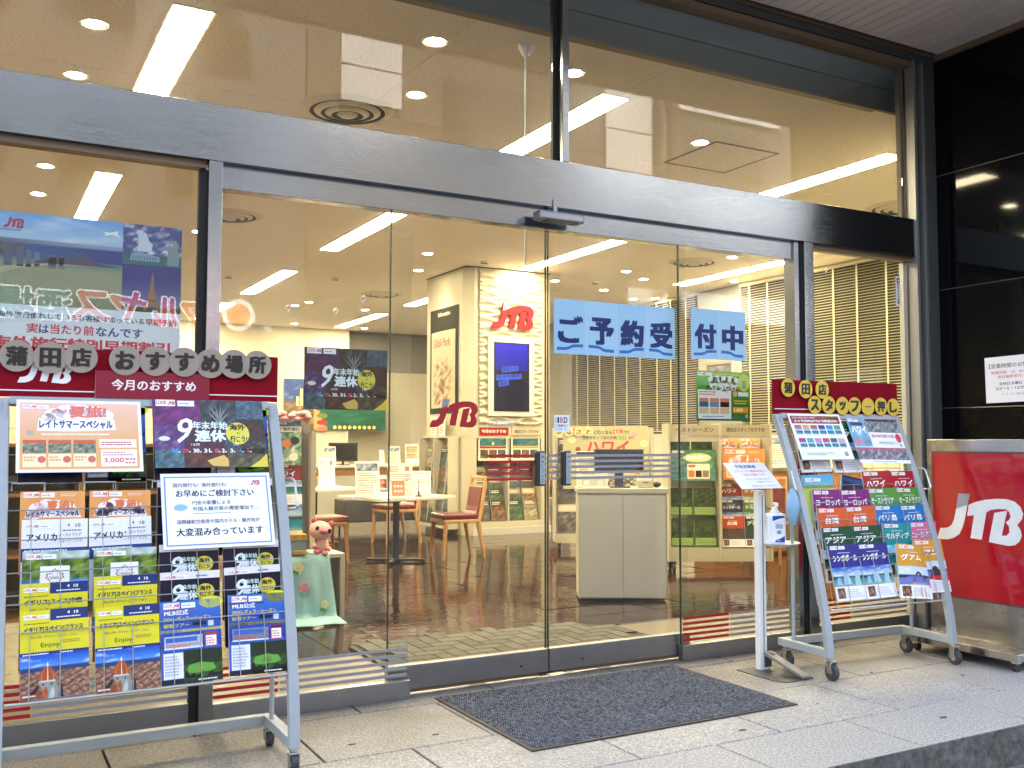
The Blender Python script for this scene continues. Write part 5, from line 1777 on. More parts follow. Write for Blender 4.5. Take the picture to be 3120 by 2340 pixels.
# local: x to the right (world -Y), y away (world +X)
MB().box(-.35, .0, .10, .35, .12, 1.2715).build('case', 'steel_brushed', sb, bevel=.004)
for q in ((-.35, 1.195, .35, 1.2715), (-.35, .10, .35, .325)):
    pass
MB().box(-.315, -.004, .325, .315, -.0005, 1.200).build('inner_trim', 'steel_dark', sb)
MB().box(-.305, -.007, .335, .305, -.0045, 1.190).build('red_panel', 'sign_red', sb)
mb = MB()
for pl_ in (LJ, LTB):
    mb.prism(lg(pl_, -.285, .665, .565, .285), -.0085, -.0072)
mb.build('logo_letters', 'white_paint', sb)
MB().prism(lg(LJT, -.285, .665, .565, .285), -.0100, -.0087).build('logo_tip', 'tip_grey', sb)
MB().box(-.38, -.185, .056, .345, .13, .0995).build('base_plinth', 'steel_brushed', sb, bevel=.003)
for x, y in ((-.33, -.15), (.31, -.15), (-.33, .09), (.31, .09)):
    c_ = MB().box(x - .018, y - .018, .045, x + .018, y + .018, .0555).build('castor', 'chrome', sb)
    MB().cyl((x - .011, y, .024), (x + .011, y, .024), .024, n=16).build('wheel', 'rubber_black', c_, smooth=True)

# ------------------------------------------------------------------ brochure racks outside
def prof(z, A=.40):
    t = max(0, (z - .1) / 1.32)
    return A * t ** 1.5
def make_rack(label, loc, rz, Wd, zb, zc_top, discs, discmat, plate):
    t = thing('brochure_rack', label, 'rack', loc, rz, 'grey wire brochure racks on castors')
    hw_ = Wd / 2
    N = 22
    for sx in (-1, 1):
        xo, xi = sx * hw_, sx * (hw_ - .042)
        vs, fs = [], []
        for k in range(N + 1):
            z = zb + (1.415 - zb) * k / N
            y = prof(z)
            vs += [(xo, y - .004, z), (xi, y - .004, z), (xi, y + .030, z - .006), (xo, y + .030, z - .006)]
        for k in range(N):
            for q in range(4):
                r_ = (q + 1) % 4
                fs.append((4 * k + q, 4 * k + r_, 4 * k + 4 + r_, 4 * k + 4 + q))
        fs += [(3, 2, 1, 0), (4 * N, 4 * N + 1, 4 * N + 2, 4 * N + 3)]
        MB().add(vs, fs).build('upright', 'grey_paint', t, bevel=.003)
        # handle
        z0, z1 = .975, 1.10
        xh = sx * (hw_ + .002)
        y0, y1 = prof(z0), prof(z1)
        MB().tube([(xh - sx * .004, y0 + .01, z0), (xh + sx * .022, y0 - .02, z0 + .004), (xh + sx * .030, y0 - .026, z0 + .014), (xh + sx * .030, y1 - .036, z1 - .012), (xh + sx * .022, y1 - .03, z1 - .003), (xh - sx * .004, y1 + .01, z1)], .0055, n=8).build('handle', 'zinc', t, smooth=True)
        # foot bar and rear tube
        MB().box(min(xo, xi), .030, zb, max(xo, xi), .40, zb + .040).build('foot_bar', 'grey_paint', t, bevel=.002)
        xr = sx * (hw_ - .03)
        MB().tube([(xr, .30, zb + .04), (xr, .30, 1.00), (xr, .31, 1.06), (xr, .38, 1.40)], .010, n=8).build('rear_tube', 'grey_paint', t, smooth=True)
        MB().tube([(xr, .30, 1.02), (xr, prof(1.02) + .03, 1.02)], .006, n=6).build('brace', 'grey_paint', t)
        # castors
        for yy in (.012, .36):
            cs = MB().cyl((sx * (hw_ - .024), yy, zb - .012), (sx * (hw_ - .024), yy, zb), .016, n=12)
            r_ = zb * .37
            yw = yy - .012
            xw = sx * (hw_ - .024)
            cs.box(xw - .021, yw - .012, r_ * .9, xw - .0165, yw + .020, zb - .012)
            cs.box(xw + .0165, yw - .012, r_ * .9, xw + .021, yw + .020, zb - .012)
            cs.box(xw - .021, yw - .014, zb - .02, xw + .021, yw + .022, zb - .0125)
            c_ = cs.build('castor', 'zinc', t, bevel=.0015)
            MB().cyl((xw - .014, yw, r_), (xw + .014, yw, r_), r_, n=22).build('tyre', 'rubber_grey', c_, bevel=.004, smooth=True)
            MB().cyl((xw - .0155, yw, r_), (xw + .0155, yw, r_), r_ * .45, n=16).build('hub', 'chrome', c_)
    MB().box(-hw_ + .0425, .36, zb, hw_ - .0425, .40, zb + .040).build('rear_bar', 'grey_paint', t, bevel=.002)
    y1 = prof(1.40)
    MB().obox((0, y1 + .012, 1.402), (Wd - .084, .03, .032), (R(-16), 0, 0)).build('top_bar', 'grey_paint', t, bevel=.002)
    # header board
    hb_ = MB().box(-hw_, y1 + .012, 1.420, hw_ + .002, y1 + .030, 1.612).build('header_board', 'maroon', t, bevel=.001)
    MB().box(-hw_ + .004, y1 + .0105, 1.442, hw_, y1 + .0115, 1.4465).build('white_line', 'white_plastic', hb_)
    if plate:
        a = Art(.435, .108, '#8a2338', t=.012)
        a.up()
        a.text('今月のおすすめ', .060, .034, .320, .042, '#f4eef0', .025)
        put(a, 'header_plate', (.027, y1 - .002, 1.420), parent=hb_)
        mb2 = MB()
        for pl_ in (LJ, LTB):
            mb2.prism(lg(pl_, -.463, 1.473, .19, .090), y1 + .0100, y1 + .0116)
        mb2.build('logo_decal', 'white_plastic', hb_)
    for di, (ch, x, z, w_, h_) in enumerate(discs):
        yd = y1 - .006 - .0022 * (di % 3)
        d_ = MB().cyl((x, yd, z), (x, yd + .0015, z), w_, n=28)
        d_.v = [(p[0], p[1], z + (p[2] - z) * h_ / w_) for p in d_.v]
        o = d_.build('letter_disc', discmat, hb_)
        k = .58 if ch not in 'ーッ' else .46
        wd = w_ * 2 * k * .95
        hd = h_ * 2 * k * (1.0 if ch != 'ー' else .12)
        mb2 = text_mb(MB(), ch, x, yd - .0012, z, wd, hd, .055)
        me = mb2.mesh('character', ['black'])
        link('character', me, hb_)
    # wire shelves
    xi = hw_ - .045
    for k, zt in enumerate(zc_top):
        last = (k == len(zc_top) - 1)
        zw = zt - .068
        yw = prof(zw) - .006
        mb2 = MB()
        mb2.tube([(-xi, yw, zw), (xi, yw, zw)], .0022, n=6)
        zlo = zw - (.105 if not last else (zw - .36))
        for p in (-.345, -.115, .115, .345):
            for d in (-.052, .045):
                x = p * (Wd / 1.02) + d
                pts = [(x, prof(zw) - .0065, zw)]
                K = 2 if not last else 6
                for q in range(1, K + 1):
                    z = zw + (zlo - zw) * q / K
                    pts.append((x, prof(z) - .0065 + (.02 * q / K if not last else 0), z))
                mb2.tube(pts, .0018, n=5)
        mb2.build('wire_shelf', 'wire', t)
    MB().tube([(-xi, prof(.36) - .004, .358), (xi, prof(.36) - .004, .358)], .0055, n=8).build('bottom_bar', 'wire', t, smooth=True)
    # back lattice
    mb2 = MB()
    for i in range(9):
        x = -xi + 2 * xi * i / 8
        pts = [(x, prof(z) + .085, z) for z in [.37 + .1 * k for k in range(11)]]
        mb2.tube(pts, .0016, n=5)
    for z in (.5, .7, .9, 1.1, 1.2, 1.3):
        mb2.tube([(-xi, prof(z) + .083, z), (xi, prof(z) + .083, z)], .0016, n=5)
    mb2.build('back_lattice', 'wire', t)
    for i in range(4):
        xa = -xi + 2 * xi * i / 4
        MB().tube([(xa + .01, prof(1.10) - .003, 1.07), (xa + .01, prof(1.105) - .003, 1.098), (xa + .12, prof(1.105) - .003, 1.098), (xa + .12, prof(1.10) - .003, 1.05)], .0022, n=5).build('wire_hoop', 'wire', t)
    return t

def rk_place(rack_loc, rz, me, name, u, ztop, label, cat, h=BH, tuck=.053, roll=0.0, lift=0.0, group=None, mat='print', last=False):
    """stand a sheet in the rack: its top edge on the front curve at height ztop, its foot tucked back"""
    yt = prof(ztop)
    zb_ = ztop - h * .96
    yb = prof(zb_) + tuck
    ang = math.atan2(yt - yb, ztop - zb_)
    yb = yt - math.sin(ang) * h
    zb_ = ztop - math.cos(ang) * h
    w = Matrix.Rotation(rz, 4, 'Z') @ Vector((u, yb - lift, 0)) + Vector(rack_loc)
    return put(me, name, (w.x, w.y, zb_), rz, -ang, mat=mat, label=label, cat=cat, group=group, roll=roll)

L1 = (.625, -.755, 0)
L1R = (.611, -.755, 0)
disc1 = [(c, x + .014, z, .060, .060) for c, x, z in (('蒲', -.482, 1.573), ('田', -.367, 1.571), ('店', -.259, 1.576), ('お', -.098, 1.572), ('す', .015, 1.573), ('す', .128, 1.574), ('め', .232, 1.572), ('場', .328, 1.574), ('所', .424, 1.574))]
pm('disc_grey', (.32, .265, .22), .5)
pm('disc_yellow', H('#d8b93a'), .35)
make_rack('large grey brochure rack at the left with dark discs on its maroon header', L1R, 0, 1.06, .080, (1.07, .966, .855, .750, .656), disc1, 'disc_grey', True)
L2, RZ2 = (4.46, -.76, 0), R(-4)
ww = .95
disc2 = [(c, -.475 + x * .95, 1.420 + z * .192, .050, .053) for c, x, z in
         (('蒲', .095, .76), ('田', .229, .73), ('店', .357, .73), ('ス', .30, .26), ('タ', .41, .26), ('ッ', .518, .25), ('フ', .622, .25), ('ー', .73, .24), ('押', .838, .26), ('し', .946, .24))]
make_rack('grey brochure rack at the right with yellow discs on its maroon header', L2, RZ2, .95, .115, (1.08, .985, .889, .789, .690), disc2, 'disc_yellow', False)

# --- left rack contents
G1_ = 'brochures in the left rack'
rj = random.Random(5)
def P1(me, name, u, zt, label, cat='brochure', **k):
    k.setdefault('roll', R(rj.uniform(-.9, .9)))
    u += rj.uniform(-.003, .003)
    return rk_place(L1, 0, me, name, u, zt, label, cat, group=G1_ if cat == 'brochure' else None, **k)
a = Art(.44, .30, '#f0f0f2', t=.0012)
a.up(); a.pic(.012, .012, .428, .288, lambda u, v: mixc_((.88, .66, .42), (.93, .76, .70), max(0, v - .3) * 1.3 + .15 * nz(u * 2, v * 2)), 12, 8)
a.up()
for (x, y, r) in ((.13, .24, .035), (.17, .25, .04), (.22, .252, .042), (.27, .248, .038), (.31, .238, .03), (.11, .225, .025)):
    a.ell(x, y, r, r * .75, '#f6f0f4', 16)
a.poly([(.07, .17), (.075, .222), (.34, .222), (.345, .175), (.20, .168)], '#f4f4f8')
for k in range(3):
    x = .022 + .086 * k
    a.rect(x, .022, x + .078, .075, '#f2dfb8'); a.pic(x, .078, x + .078, .118, f_rand(k + 3, [(.25, .12, .08), (.55, .6, .5), (.8, .8, .7)]), 7, 5); a.rect(x, .118, x + .078, .132, '#c8603a')
a.rect(.285, .10, .418, .135, '#f6ecec'); a.rect(.29, .022, .418, .092, '#f8f4f4')
a.up()
a.text('またまた', .12, .245, .075, .016, '#cf6a86', .03)
a.text('夏旅!', .185, .228, .125, .048, '#dd7466', .045)
a.text('レイトサマースペシャル', .078, .180, .255, .034, '#26417c', .045)
a.dashes(.085, .150, .24, .012, 1, '#f6f0ec', 2)
a.rect(.035, .152, .058, .172, '#a8a8a0')
for k in range(3):
    a.ell(.085 + .086 * k, .052, .014, .014, '#cf6a52', 14); a.dashes(.026 + .086 * k, .045, .042, .022, 2, '#d8a040', k)
a.text('3,000', .30, .035, .07, .022, '#c84a4a', .02); a.dashes(.295, .065, .115, .02, 2, '#c07a7a', 4); a.dashes(.292, .108, .118, .02, 2, '#c0405a', 6); a.dashes(.375, .03, .04, .03, 2, '#c07a8a', 6)
a.badge(.02, .262, .09)
rk_place(L1, 0, a, 'laminated_poster', -.258, 1.408, 'laminated orange summer poster at the top left of the left rack', 'poster', h=.30, tuck=-.012, lift=.012, mat='print_laminated')
rk_place(L1, 0, art_nine(.44, .30, 1.3, .07), 'laminated_poster', .226, 1.420, 'laminated purple holiday poster at the top right of the left rack', 'poster', h=.30, tuck=-.012, lift=.012, mat='print_laminated')
a = Art(.425, .305, '#e6e8f4', t=.0012)
a.up(); a.rect(.012, .012, .413, .292, '#6a86c8'); a.up(); a.rect(.017, .017, .408, .287, '#eceef6')
a.up()
a.text('国内旅行も!  海外旅行も!', .045, .248, .205, .017, '#3c4258', .02)
a.text('お早めにご検討下さい', .055, .208, .300, .028, '#22283c', .03)
a.text('円安の影響による', .115, .175, .145, .017, '#3c4258', .02)
a.text('外国人観光客の需要増加で…', .115, .150, .255, .017, '#3c4258', .02)
a.text('国際線航空座席や国内ホテル・観光地が', .055, .098, .315, .017, '#3c4258', .02)
a.text('大変混み合っています', .050, .050, .330, .031, '#22283c', .03)
a.ell(.07, .165, .026, .014, '#8fb4d8', 14); a.rect(.115, .138, .26, .140, '#5a6078')
a.logo(.345, .252, .038, '#c0304a')
rk_place(L1, 0, a, 'laminated_notice', .236, 1.125, 'laminated white notice with bold dark lettering in the left rack', 'notice', h=.305, tuck=-.012, lift=.014, mat='print_laminated')

mo_ = art_orange(.216, .297).mesh('orange_brochure')
P1(mo_, 'orange_brochure', -.355, 1.070, 'orange summer brochure in the top row of the left rack, outer one')
P1(mo_, 'orange_brochure', -.125, 1.068, 'orange summer brochure in the top row of the left rack, inner one')
a = Art(BW, BH, '#e8eaf0', t=.012)
a.up(); a.rect(0, .15, BW, .197, '#26408a')
a.up(); a.text('アメリカ', .018, .222, .098, .026, '#1f2a44', .035); a.text('オーストラリア', .122, .236, .075, .013, '#1f2a44', .03); a.text('ニュージーランド', .122, .216, .080, .013, '#1f2a44', .03)
a.text('4', .150, .272, .008, .012, '#28304c', .03); a.text('10', .178, .270, .016, .013, '#28304c', .03); a.dashes(.135, .254, .065, .010, 1, '#6a7490', 2); a.dashes(.01, .182, .16, .012, 1, '#dfe6f4', 5)
a.badge(.012, .268, .085)
ma = a.mesh('white_brochure')
P1(ma, 'white_brochure', -.350, .967, 'white America brochure in the second row of the left rack, outer one')
P1(ma, 'white_brochure', -.118, .967, 'white America brochure in the second row of the left rack, inner one')
a = Art(BW, BH, '#5f8f3a', t=.012)
a.up(); a.pic(0, .15, BW, BH, lambda u, v: mixc_((.20, .42, .70), (.40, .62, .82), u) if v < .32 + .05 * nz(u, .1) else (mixc_((.16, .26, .10), (.55, .66, .25), .5 + nz(u * 3, v * 3, 4)) if v < .82 else mixc_((.55, .65, .55), (.85, .90, .92), .5 + nz(u * 2, v, 3))), 18, 14)
a.up(); a.rect(.058, .16, .155, .247, '#eef0f2'); a.up()
ML = [(0, -1), (.08, -.45), (.55, -.55), (.45, -.35), (.95, .05), (.78, .15), (.85, .5), (.55, .42), (.45, .55), (.22, .25), (.32, .85), (.15, .75), (0, 1.05)]
ML = ML + [(-x, y) for x, y in reversed(ML[1:-1])]
a.poly([(.1065 + x * .034, .205 + y * .034) for x, y in ML], '#a83a3c'); a.up(); a.poly([(.1065 + x * .029, .205 + y * .029) for x, y in ML], '#eef0f2')
a.up(); a.text('CANADA', .086, .200, .042, .010, '#38424c', .02)
a.badge(.01, .272, .10)
mc = a.mesh('canada_brochure')
P1(mc, 'canada_brochure', -.346, .856, 'green lakeside Canada brochure in the third row, outer one')
P1(mc, 'canada_brochure', -.108, .856, 'green lakeside Canada brochure in the third row, inner one')
def art_yellow(l1, l2, bend=0.0):
    a = Art(BW, BH, '#d9cf2e', t=.014, bend=bend)
    a.up(); a.rect(.095, .262, BW, BH, '#24356e'); a.pic(0, 0, BW, .148, f_roofs, 40, 30); a.rect(0, .145, BW, .158, '#24356e')
    a.up()
    a.poly([(.0, .0), (.025, .020), (.045, .028), (.058, .046), (.060, .020), (.075, .0)], '#8a4a2e')
    a.poly([(.028, .018), (.045, .035), (.056, .050), (.058, .036), (.045, .018)], '#23242c')
    a.poly([(.060, .046), (.058, .062), (.110, .062), (.112, .046), (.122, .036), (.126, .0), (.078, .0), (.070, .030)], '#8f918c')
    a.poly([(.064, .0), (.072, .030), (.082, .040), (.088, .020), (.084, .0)], '#a5522e')
    a.poly([(.090, .0), (.096, .026), (.102, .040), (.108, .020), (.106, .0)], '#b8beba')
    a.poly([(.120, .0), (.122, .030), (.128, .050), (.134, .030), (.136, .0)], '#2c2a30')
    a.poly([(.060, .060), (.060, .076), (.066, .092), (.076, .103), (.086, .109), (.096, .103), (.105, .092), (.110, .076), (.110, .060)], '#a84e22')
    a.rect(.0845, .107, .0875, .121, '#d8d8d0'); a.ell(.086, .112, .0045, .005, '#cfd4d0', 8)
    a.up(); a.poly([(.0845, .060), (.0855, .108), (.0868, .108), (.0885, .060)], '#ddd4c8'); a.poly([(.066, .060), (.0665, .078), (.077, .101), (.0685, .078), (.068, .060)], '#cf8f6a'); a.poly([(.103, .060), (.103, .078), (.094, .101), (.105, .078), (.106, .060)], '#cf8f6a')
    a.rect(.059, .055, .111, .060, '#c4c6c0'); a.ell(.072, .047, .004, .004, '#4a4a4c', 8); a.ell(.098, .047, .004, .004, '#4a4a4c', 8)
    a.dashes(.008, .147, .11, .008, 1, '#f0f0f4', 3); a.dashes(.13, .147, .05, .008, 1, '#f0f0f4', 4)
    a.text(l1, .012, .222, .188, .022, '#1e2a50', .035)
    a.text(l2, .030, .203, .150, .010, '#2e3a60', .02)
    a.text('Enjoy', .065, .168, .060, .020, '#6a6a28', .005)
    a.dashes(.135, .182, .06, .012, 2, '#9a9430', 6)
    a.text('4', .150, .281, .008, .010, '#ffffff', .03); a.text('10', .172, .280, .014, .011, '#ffffff', .03); a.dashes(.115, .268, .08, .008, 1, '#e4e8f4', 2); a.dashes(.012, .252, .08, .007, 1, '#8a8430', 2)
    a.dashes(.008, .008, .055, .010, 1, '#f0f0f0', 8)
    a.badge(.010, .270, .080)
    return a
my = art_yellow('イタリア|スペイン|フランス', 'ポルトガル・ギリシャ・エジプト・トルコ', .004).mesh('yellow_brochure')
my2 = art_yellow('イギリス|スイス|中欧', '北欧・ランダーベルギー・ドイツ').mesh('yellow_brochure')
P1(my2, 'yellow_brochure', -.345, .748, 'yellow brochure in the fourth row of the left rack, outer one')
P1(my, 'yellow_brochure', -.108, .758, 'yellow brochure in the fourth row of the left rack, inner one')
P1(my, 'yellow_brochure', -.340, .658, 'fully visible yellow brochure with dome photo, bottom left of the left rack', tuck=.006)
P1(my, 'yellow_brochure', -.105, .652, 'fully visible yellow brochure with dome photo, second from the bottom left', tuck=.006)
a = Art(BW, BH, '#12142c', t=.010)
a.up(); a.rect(0, .272, BW, BH, '#e4e2ec'); a.pic(0, 0, BW, .262, f_rand(4, [(.05, .05, .14), (.08, .08, .2), (.2, .12, .25)]), 10, 10)
a.up(); a.ell(.165, .222, .034, .030, '#d8cc4c', 22)
a.text('9', .035, .188, .040, .065, '#e8f2fa', .015, shear=.25); a.text('年末年始', .065, .233, .068, .018, '#c4e4dc', .03); a.text('連休', .072, .196, .062, .032, '#dfeef8', .05)
a.up(); a.text('海外', .145, .226, .042, .018, '#1c1c1c', .04); a.text('行こう!', .145, .204, .042, .016, '#1c1c1c', .04)
a.dashes(.13, .278, .06, .010, 1, '#6a6a8a', 3)
a.badge(.014, .273, .085)
mk = a.mesh('nine_brochure')
for (u_, z, t_) in ((.122, .859, 'upper row, left one'), (.358, .860, 'upper row, right one'), (.123, .758, 'lower row, left one'), (.360, .764, 'lower row, right one')):
    P1(mk, 'nine_brochure', u_, z, 'dark nine-day brochure under the white notice, ' + t_)
a = Art(BW, BH, '#2a56b0', t=.012)
a.up(); a.pic(0, .13, BW, BH, lambda u, v: mixc_((.10, .22, .60), (.22, .45, .78), v), 6, 8); a.rect(0, .185, BW, .195, '#d8d040'); a.rect(.0, .262, .135, .268, '#c84a3a'); a.ell(.185, .288, .045, .022, '#d4d838', 20)
a.rect(.012, .125, .150, .172, '#e4e8f0'); a.rect(.158, .125, .204, .178, '#c8443c'); a.rect(.008, .02, .078, .112, '#e6e8f0')
a.pic(.08, .0, BW, .118, lambda u, v: mixc_((.10, .16, .10), (.30, .55, .20), .5 + .5 * nz(u * 2, v * 2, 5)) if v < .6 else (.12, .18, .12), 12, 10)
a.rect(0, 0, BW, .018, '#1a1c30')
a.up(); a.poly([(.086, .040), (.098, .064), (.142, .072), (.186, .064), (.196, .044), (.17, .036), (.11, .034)], '#5fa040'); a.poly([(.12, .048), (.142, .060), (.164, .048), (.142, .042)], '#a98a58'); a.ell(.142, .051, .009, .004, '#6fae4a', 10); a.rect(.162, .128, .200, .165, '#f0ecee'); a.rect(.018, .150, .13, .166, '#3a66b8'); a.rect(.115, .205, .165, .218, '#101830'); a.rect(.172, .20, .192, .22, '#c8d4e4')
a.up(); a.text('MLB公式', .015, .248, .085, .018, '#e8eef8', .035); a.text('2024レギュラーシーズン', .012, .226, .17, .016, '#d8c83c', .03); a.text('観戦ツアー', .012, .203, .09, .015, '#e4d83c', .03)
a.dashes(.018, .132, .12, .012, 2, '#c86a4a', 2); a.dashes(.165, .132, .03, .028, 3, '#d08a8a', 3); a.dashes(.012, .03, .06, .075, 7, '#a8b0d0', 3); a.dashes(.13, .005, .07, .009, 1, '#f0f0f4', 2)
a.poly([(.082, .018), (.082, .034), (.092, .048), (.096, .030), (.105, .026), (.110, .034), (.117, .034), (.121, .025), (.135, .028), (.150, .040), (.142, .018)], '#12161c'); a.poly([(.165, .018), (.17, .030), (.18, .034), (.195, .028), (BW, .032), (BW, .018)], '#1a2026')
a.badge(.012, .272, .115)
mm = a.mesh('baseball_brochure')
P1(mm, 'baseball_brochure', .122, .655, 'blue baseball tour brochure at the bottom of the left rack, left one', tuck=.006)
P1(mm, 'baseball_brochure', .362, .660, 'blue baseball tour brochure at the bottom of the left rack, right one', tuck=.006)

for k, (u_, me_, c_) in enumerate(((-.362, mk, 'outer left'), (-.130, mm, 'inner left'), (.118, mk, 'inner right'), (.352, mm, 'outer right'))):
    P1(me_, 'hidden_brochure', u_, 1.385, 'brochure mostly hidden behind the laminated posters at the top of the left rack, ' + c_, tuck=.045)
for k, (u_, me_) in enumerate(((.122, mk), (.356, mk))):
    P1(me_, 'hidden_brochure', u_, 1.10, 'brochure mostly hidden behind the laminated white notice, ' + ('left', 'right')[k], tuck=.06)

# --- right rack contents
def P2_(me, name, u, zt, label, cat='brochure', **k):
    k.setdefault('roll', R(rj.uniform(-1.2, 1.2)))
    k.setdefault('lift', rj.uniform(0, .003))
    return rk_place(L2, RZ2, me, name, u, zt, label, cat, group='brochures in the right rack' if cat == 'brochure' else None, **k)
a = Art(.385, .288, '#f2f4f4', t=.0012)
a.up(); a.rect(.012, .226, .373, .276, '#8a2632')
CC = ['#b05a5c', '#d8983c', '#a8502c', '#1c2c6a', '#2a86c0', '#4a9a58', '#a02070', '#3aa0a0', '#d080a0', '#c02840', '#1e5a44', '#c8a0a8']
for k in range(12):
    x, y = .022 + (k % 6) * .058, (.145 if k < 6 else .062)
    a.rect(x, y + .048, x + .050, y + .072, CC[k]); a.pic(x, y + .014, x + .050, y + .048, f_sea(k), 4, 4); a.rect(x, y, x + .050, y + .014, '#e0e4ea')
a.rect(.025, .018, .290, .052, '#e4ecde'); a.rect(.325, .020, .352, .048, '#8a949c'); a.poly([(.255, .255), (.373, .255), (.373, .276), (.255, .276)], '#d8cf3c')
a.up(); a.text('JTBの海外旅行 秋冬!', .025, .256, .17, .014, '#f0e4e6', .02); a.text('ルックJTBMySTYLE 予約受付中!', .035, .233, .32, .018, '#ffffff', .03); a.dashes(.05, .025, .2, .02, 2, '#8aa080', 2)
a.dashes(.265, .262, .09, .008, 1, '#a83a3a', 2)
rk_place(L2, RZ2, a, 'catalogue_poster', -.205, 1.416, 'white catalogue poster with twelve small covers, top left of the right rack', 'poster', h=.288, tuck=-.012, lift=.014, mat='print_laminated')
a = Art(.392, .288, '#eef0f4', t=.0012)
a.up(); a.pic(.0, .105, .14, .288, f_rand(4, [(.35, .62, .85), (.55, .78, .92), (.8, .9, .96)]), 6, 6)
for k in range(2):
    a.pic(.14 + k * .126, .20, .266 + k * .126, .288, f_rand(14 + k, [(.18, .22, .25), (.55, .60, .60), (.85, .82, .80)]), 8, 6); a.rect(.14 + k * .126, .272, .266 + k * .126, .288, '#b04a62')
for k in range(3):
    a.pic(.0 + k * .131, .022, .130 + k * .131, .088, f_rand(24 + k, [(.25, .22, .22), (.55, .50, .55), (.92, .90, .90)]), 8, 6); a.rect(k * .131, .088, .130 + k * .131, .10, '#b0506a')
a.rect(.19, .12, .36, .145, '#dfe2ea')
a.up(); a.rect(.02, .242, .115, .262, '#22304c'); a.text('ハワイ', .02, .195, .11, .042, '#ffffff', .04); a.text('滞在中毎日何度でも使える', .155, .165, .20, .022, '#d03a5a', .02)
a.ell(.362, .165, .022, .030, '#d83a50', 18); a.rect(.02, .125, .065, .15, '#e86a80'); a.rect(.355, .11, .372, .126, '#a0a8b0'); a.dashes(.2, .125, .15, .015, 1, '#8a90a8', 3); a.dashes(.1, .005, .25, .012, 1, '#b0a8b4', 4)
a.badge(.012, .266, .075)
rk_place(L2, RZ2, a, 'collage_poster', .222, 1.392, 'photo collage Hawaii poster at the top right of the right rack', 'poster', h=.288, tuck=-.012, lift=.014, mat='print_laminated', roll=R(1.2))

def D(title, col, pal, **k):
    return art_dest(title, col, pal, **k).mesh('brochure')
bl1 = Art(BW, BH, '#4aa0d0', t=.012); bl1.up(); bl1.pic(0, 0, BW, BH, lambda u, v: mixc_((.75, .80, .35), (.30, .65, .85), (v - .72) * 7 + .4 * nz(u * 2, v * 2)), 10, 14); bl1.rect(0, .225, BW, .235, '#e0e04c'); bl1.badge(.02, .262, .11)
P2_(bl1.mesh('sky_brochure'), 'sky_brochure', -.30, 1.070, 'sky blue and yellow brochure at the left of the top row')
dk = Art(BW, BH, '#2a4a80', t=.012, bend=-.012, twist=.03); dk.up(); dk.pic(.02, .02, .19, .27, lambda u, v: mixc_((.30, .32, .10), (.10, .16, .28), v), 8, 8)
P2_(dk.mesh('curled_brochure'), 'curled_brochure', -.075, 1.055, 'dark blue brochure curling forward beside the red brochures', roll=R(9), lift=.0)
mH = D('ハワイ', '#a81c28', [(.3, .6, .9), (.1, .5, .6)])
P2_(mH, 'red_brochure', .148, 1.086, 'red Hawaii brochure in the top row, left one'); P2_(mH, 'red_brochure', .362, 1.084, 'red Hawaii brochure in the top row, right one')
mE = D('ヨーロッパ', '#7c1470', [(.3, .4, .8), (.3, .2, .4)])
P2_(mE, 'purple_brochure', -.268, .987, 'purple Europe brochure, left one'); P2_(mE, 'purple_brochure', -.062, .984, 'purple Europe brochure, right one')
mA = D('オーストラリア', '#4f9438', [(.3, .6, .9), (.6, .4, .2)])
P2_(mA, 'green_brochure', .142, .988, 'leaf green Australia brochure, left one'); P2_(mA, 'green_brochure', .355, .988, 'leaf green Australia brochure, right one')
mT = D('台湾', '#d45a26', [(.5, .4, .5), (.4, .2, .2)])
P2_(mT, 'orange_red_brochure', -.264, .889, 'orange Taiwan brochure, left one'); P2_(mT, 'orange_red_brochure', -.052, .892, 'orange Taiwan brochure, right one')
mB = D('バリ島', '#1474bc', [(.3, .6, .9), (.1, .4, .5)])
P2_(mB, 'blue_brochure', .160, .893, 'bright blue Bali brochure, left one'); P2_(mB, 'blue_brochure', .362, .890, 'bright blue Bali brochure, right one')
mS = D('アジア', '#0f4a30', [(.3, .6, .9), (.1, .4, .4)])
P2_(mS, 'dark_green_brochure', -.260, .787, 'dark green Asia brochure, left one'); P2_(mS, 'dark_green_brochure', -.040, .786, 'dark green Asia brochure, right one')
P2_(D('モルディブ', '#128c92', [(.3, .8, .9), (.1, .6, .6)]), 'teal_brochure', .180, .792, 'teal Maldives brochure left of the pink one')
P2_(D('ニューカレドニア', '#cf6c9c', [(.5, .7, .9), (.3, .6, .7)], sub='タヒチ・フィジー'), 'pink_brochure', .386, .792, 'pink brochure at the right end of the fourth row')
mG = D('シンガポール', '#1a1f80', [(.10, .30, .72), (.25, .55, .60)], kind='statue')
P2_(mG, 'navy_brochure', -.252, .690, 'navy Singapore brochure in the bottom row, left one', tuck=.004); P2_(mG, 'navy_brochure', -.035, .690, 'navy Singapore brochure in the bottom row, right one', tuck=.004)
P2_(D('グアム', '#d49a30', [(.75, .82, .92), (.35, .45, .75)], kind='castle'), 'gold_brochure', .380, .692, 'gold Guam brochure upright at the right end of the bottom row', tuck=.004)
P2_(D('グアム', '#d49a30', [(.75, .82, .92), (.35, .45, .75)], kind='castle', bend=.018, twist=.02), 'gold_brochure', .188, .672, 'gold Guam brochure slumped and tilted out of the rack', tuck=-.002, roll=R(6), lift=.022)

P2_(mS, 'hidden_brochure', -.250, 1.375, 'dark brochure hidden behind the catalogue poster, left one', tuck=.05)
P2_(mS, 'hidden_brochure', -.010, 1.370, 'dark brochure showing between the two upper posters of the right rack', tuck=.05)

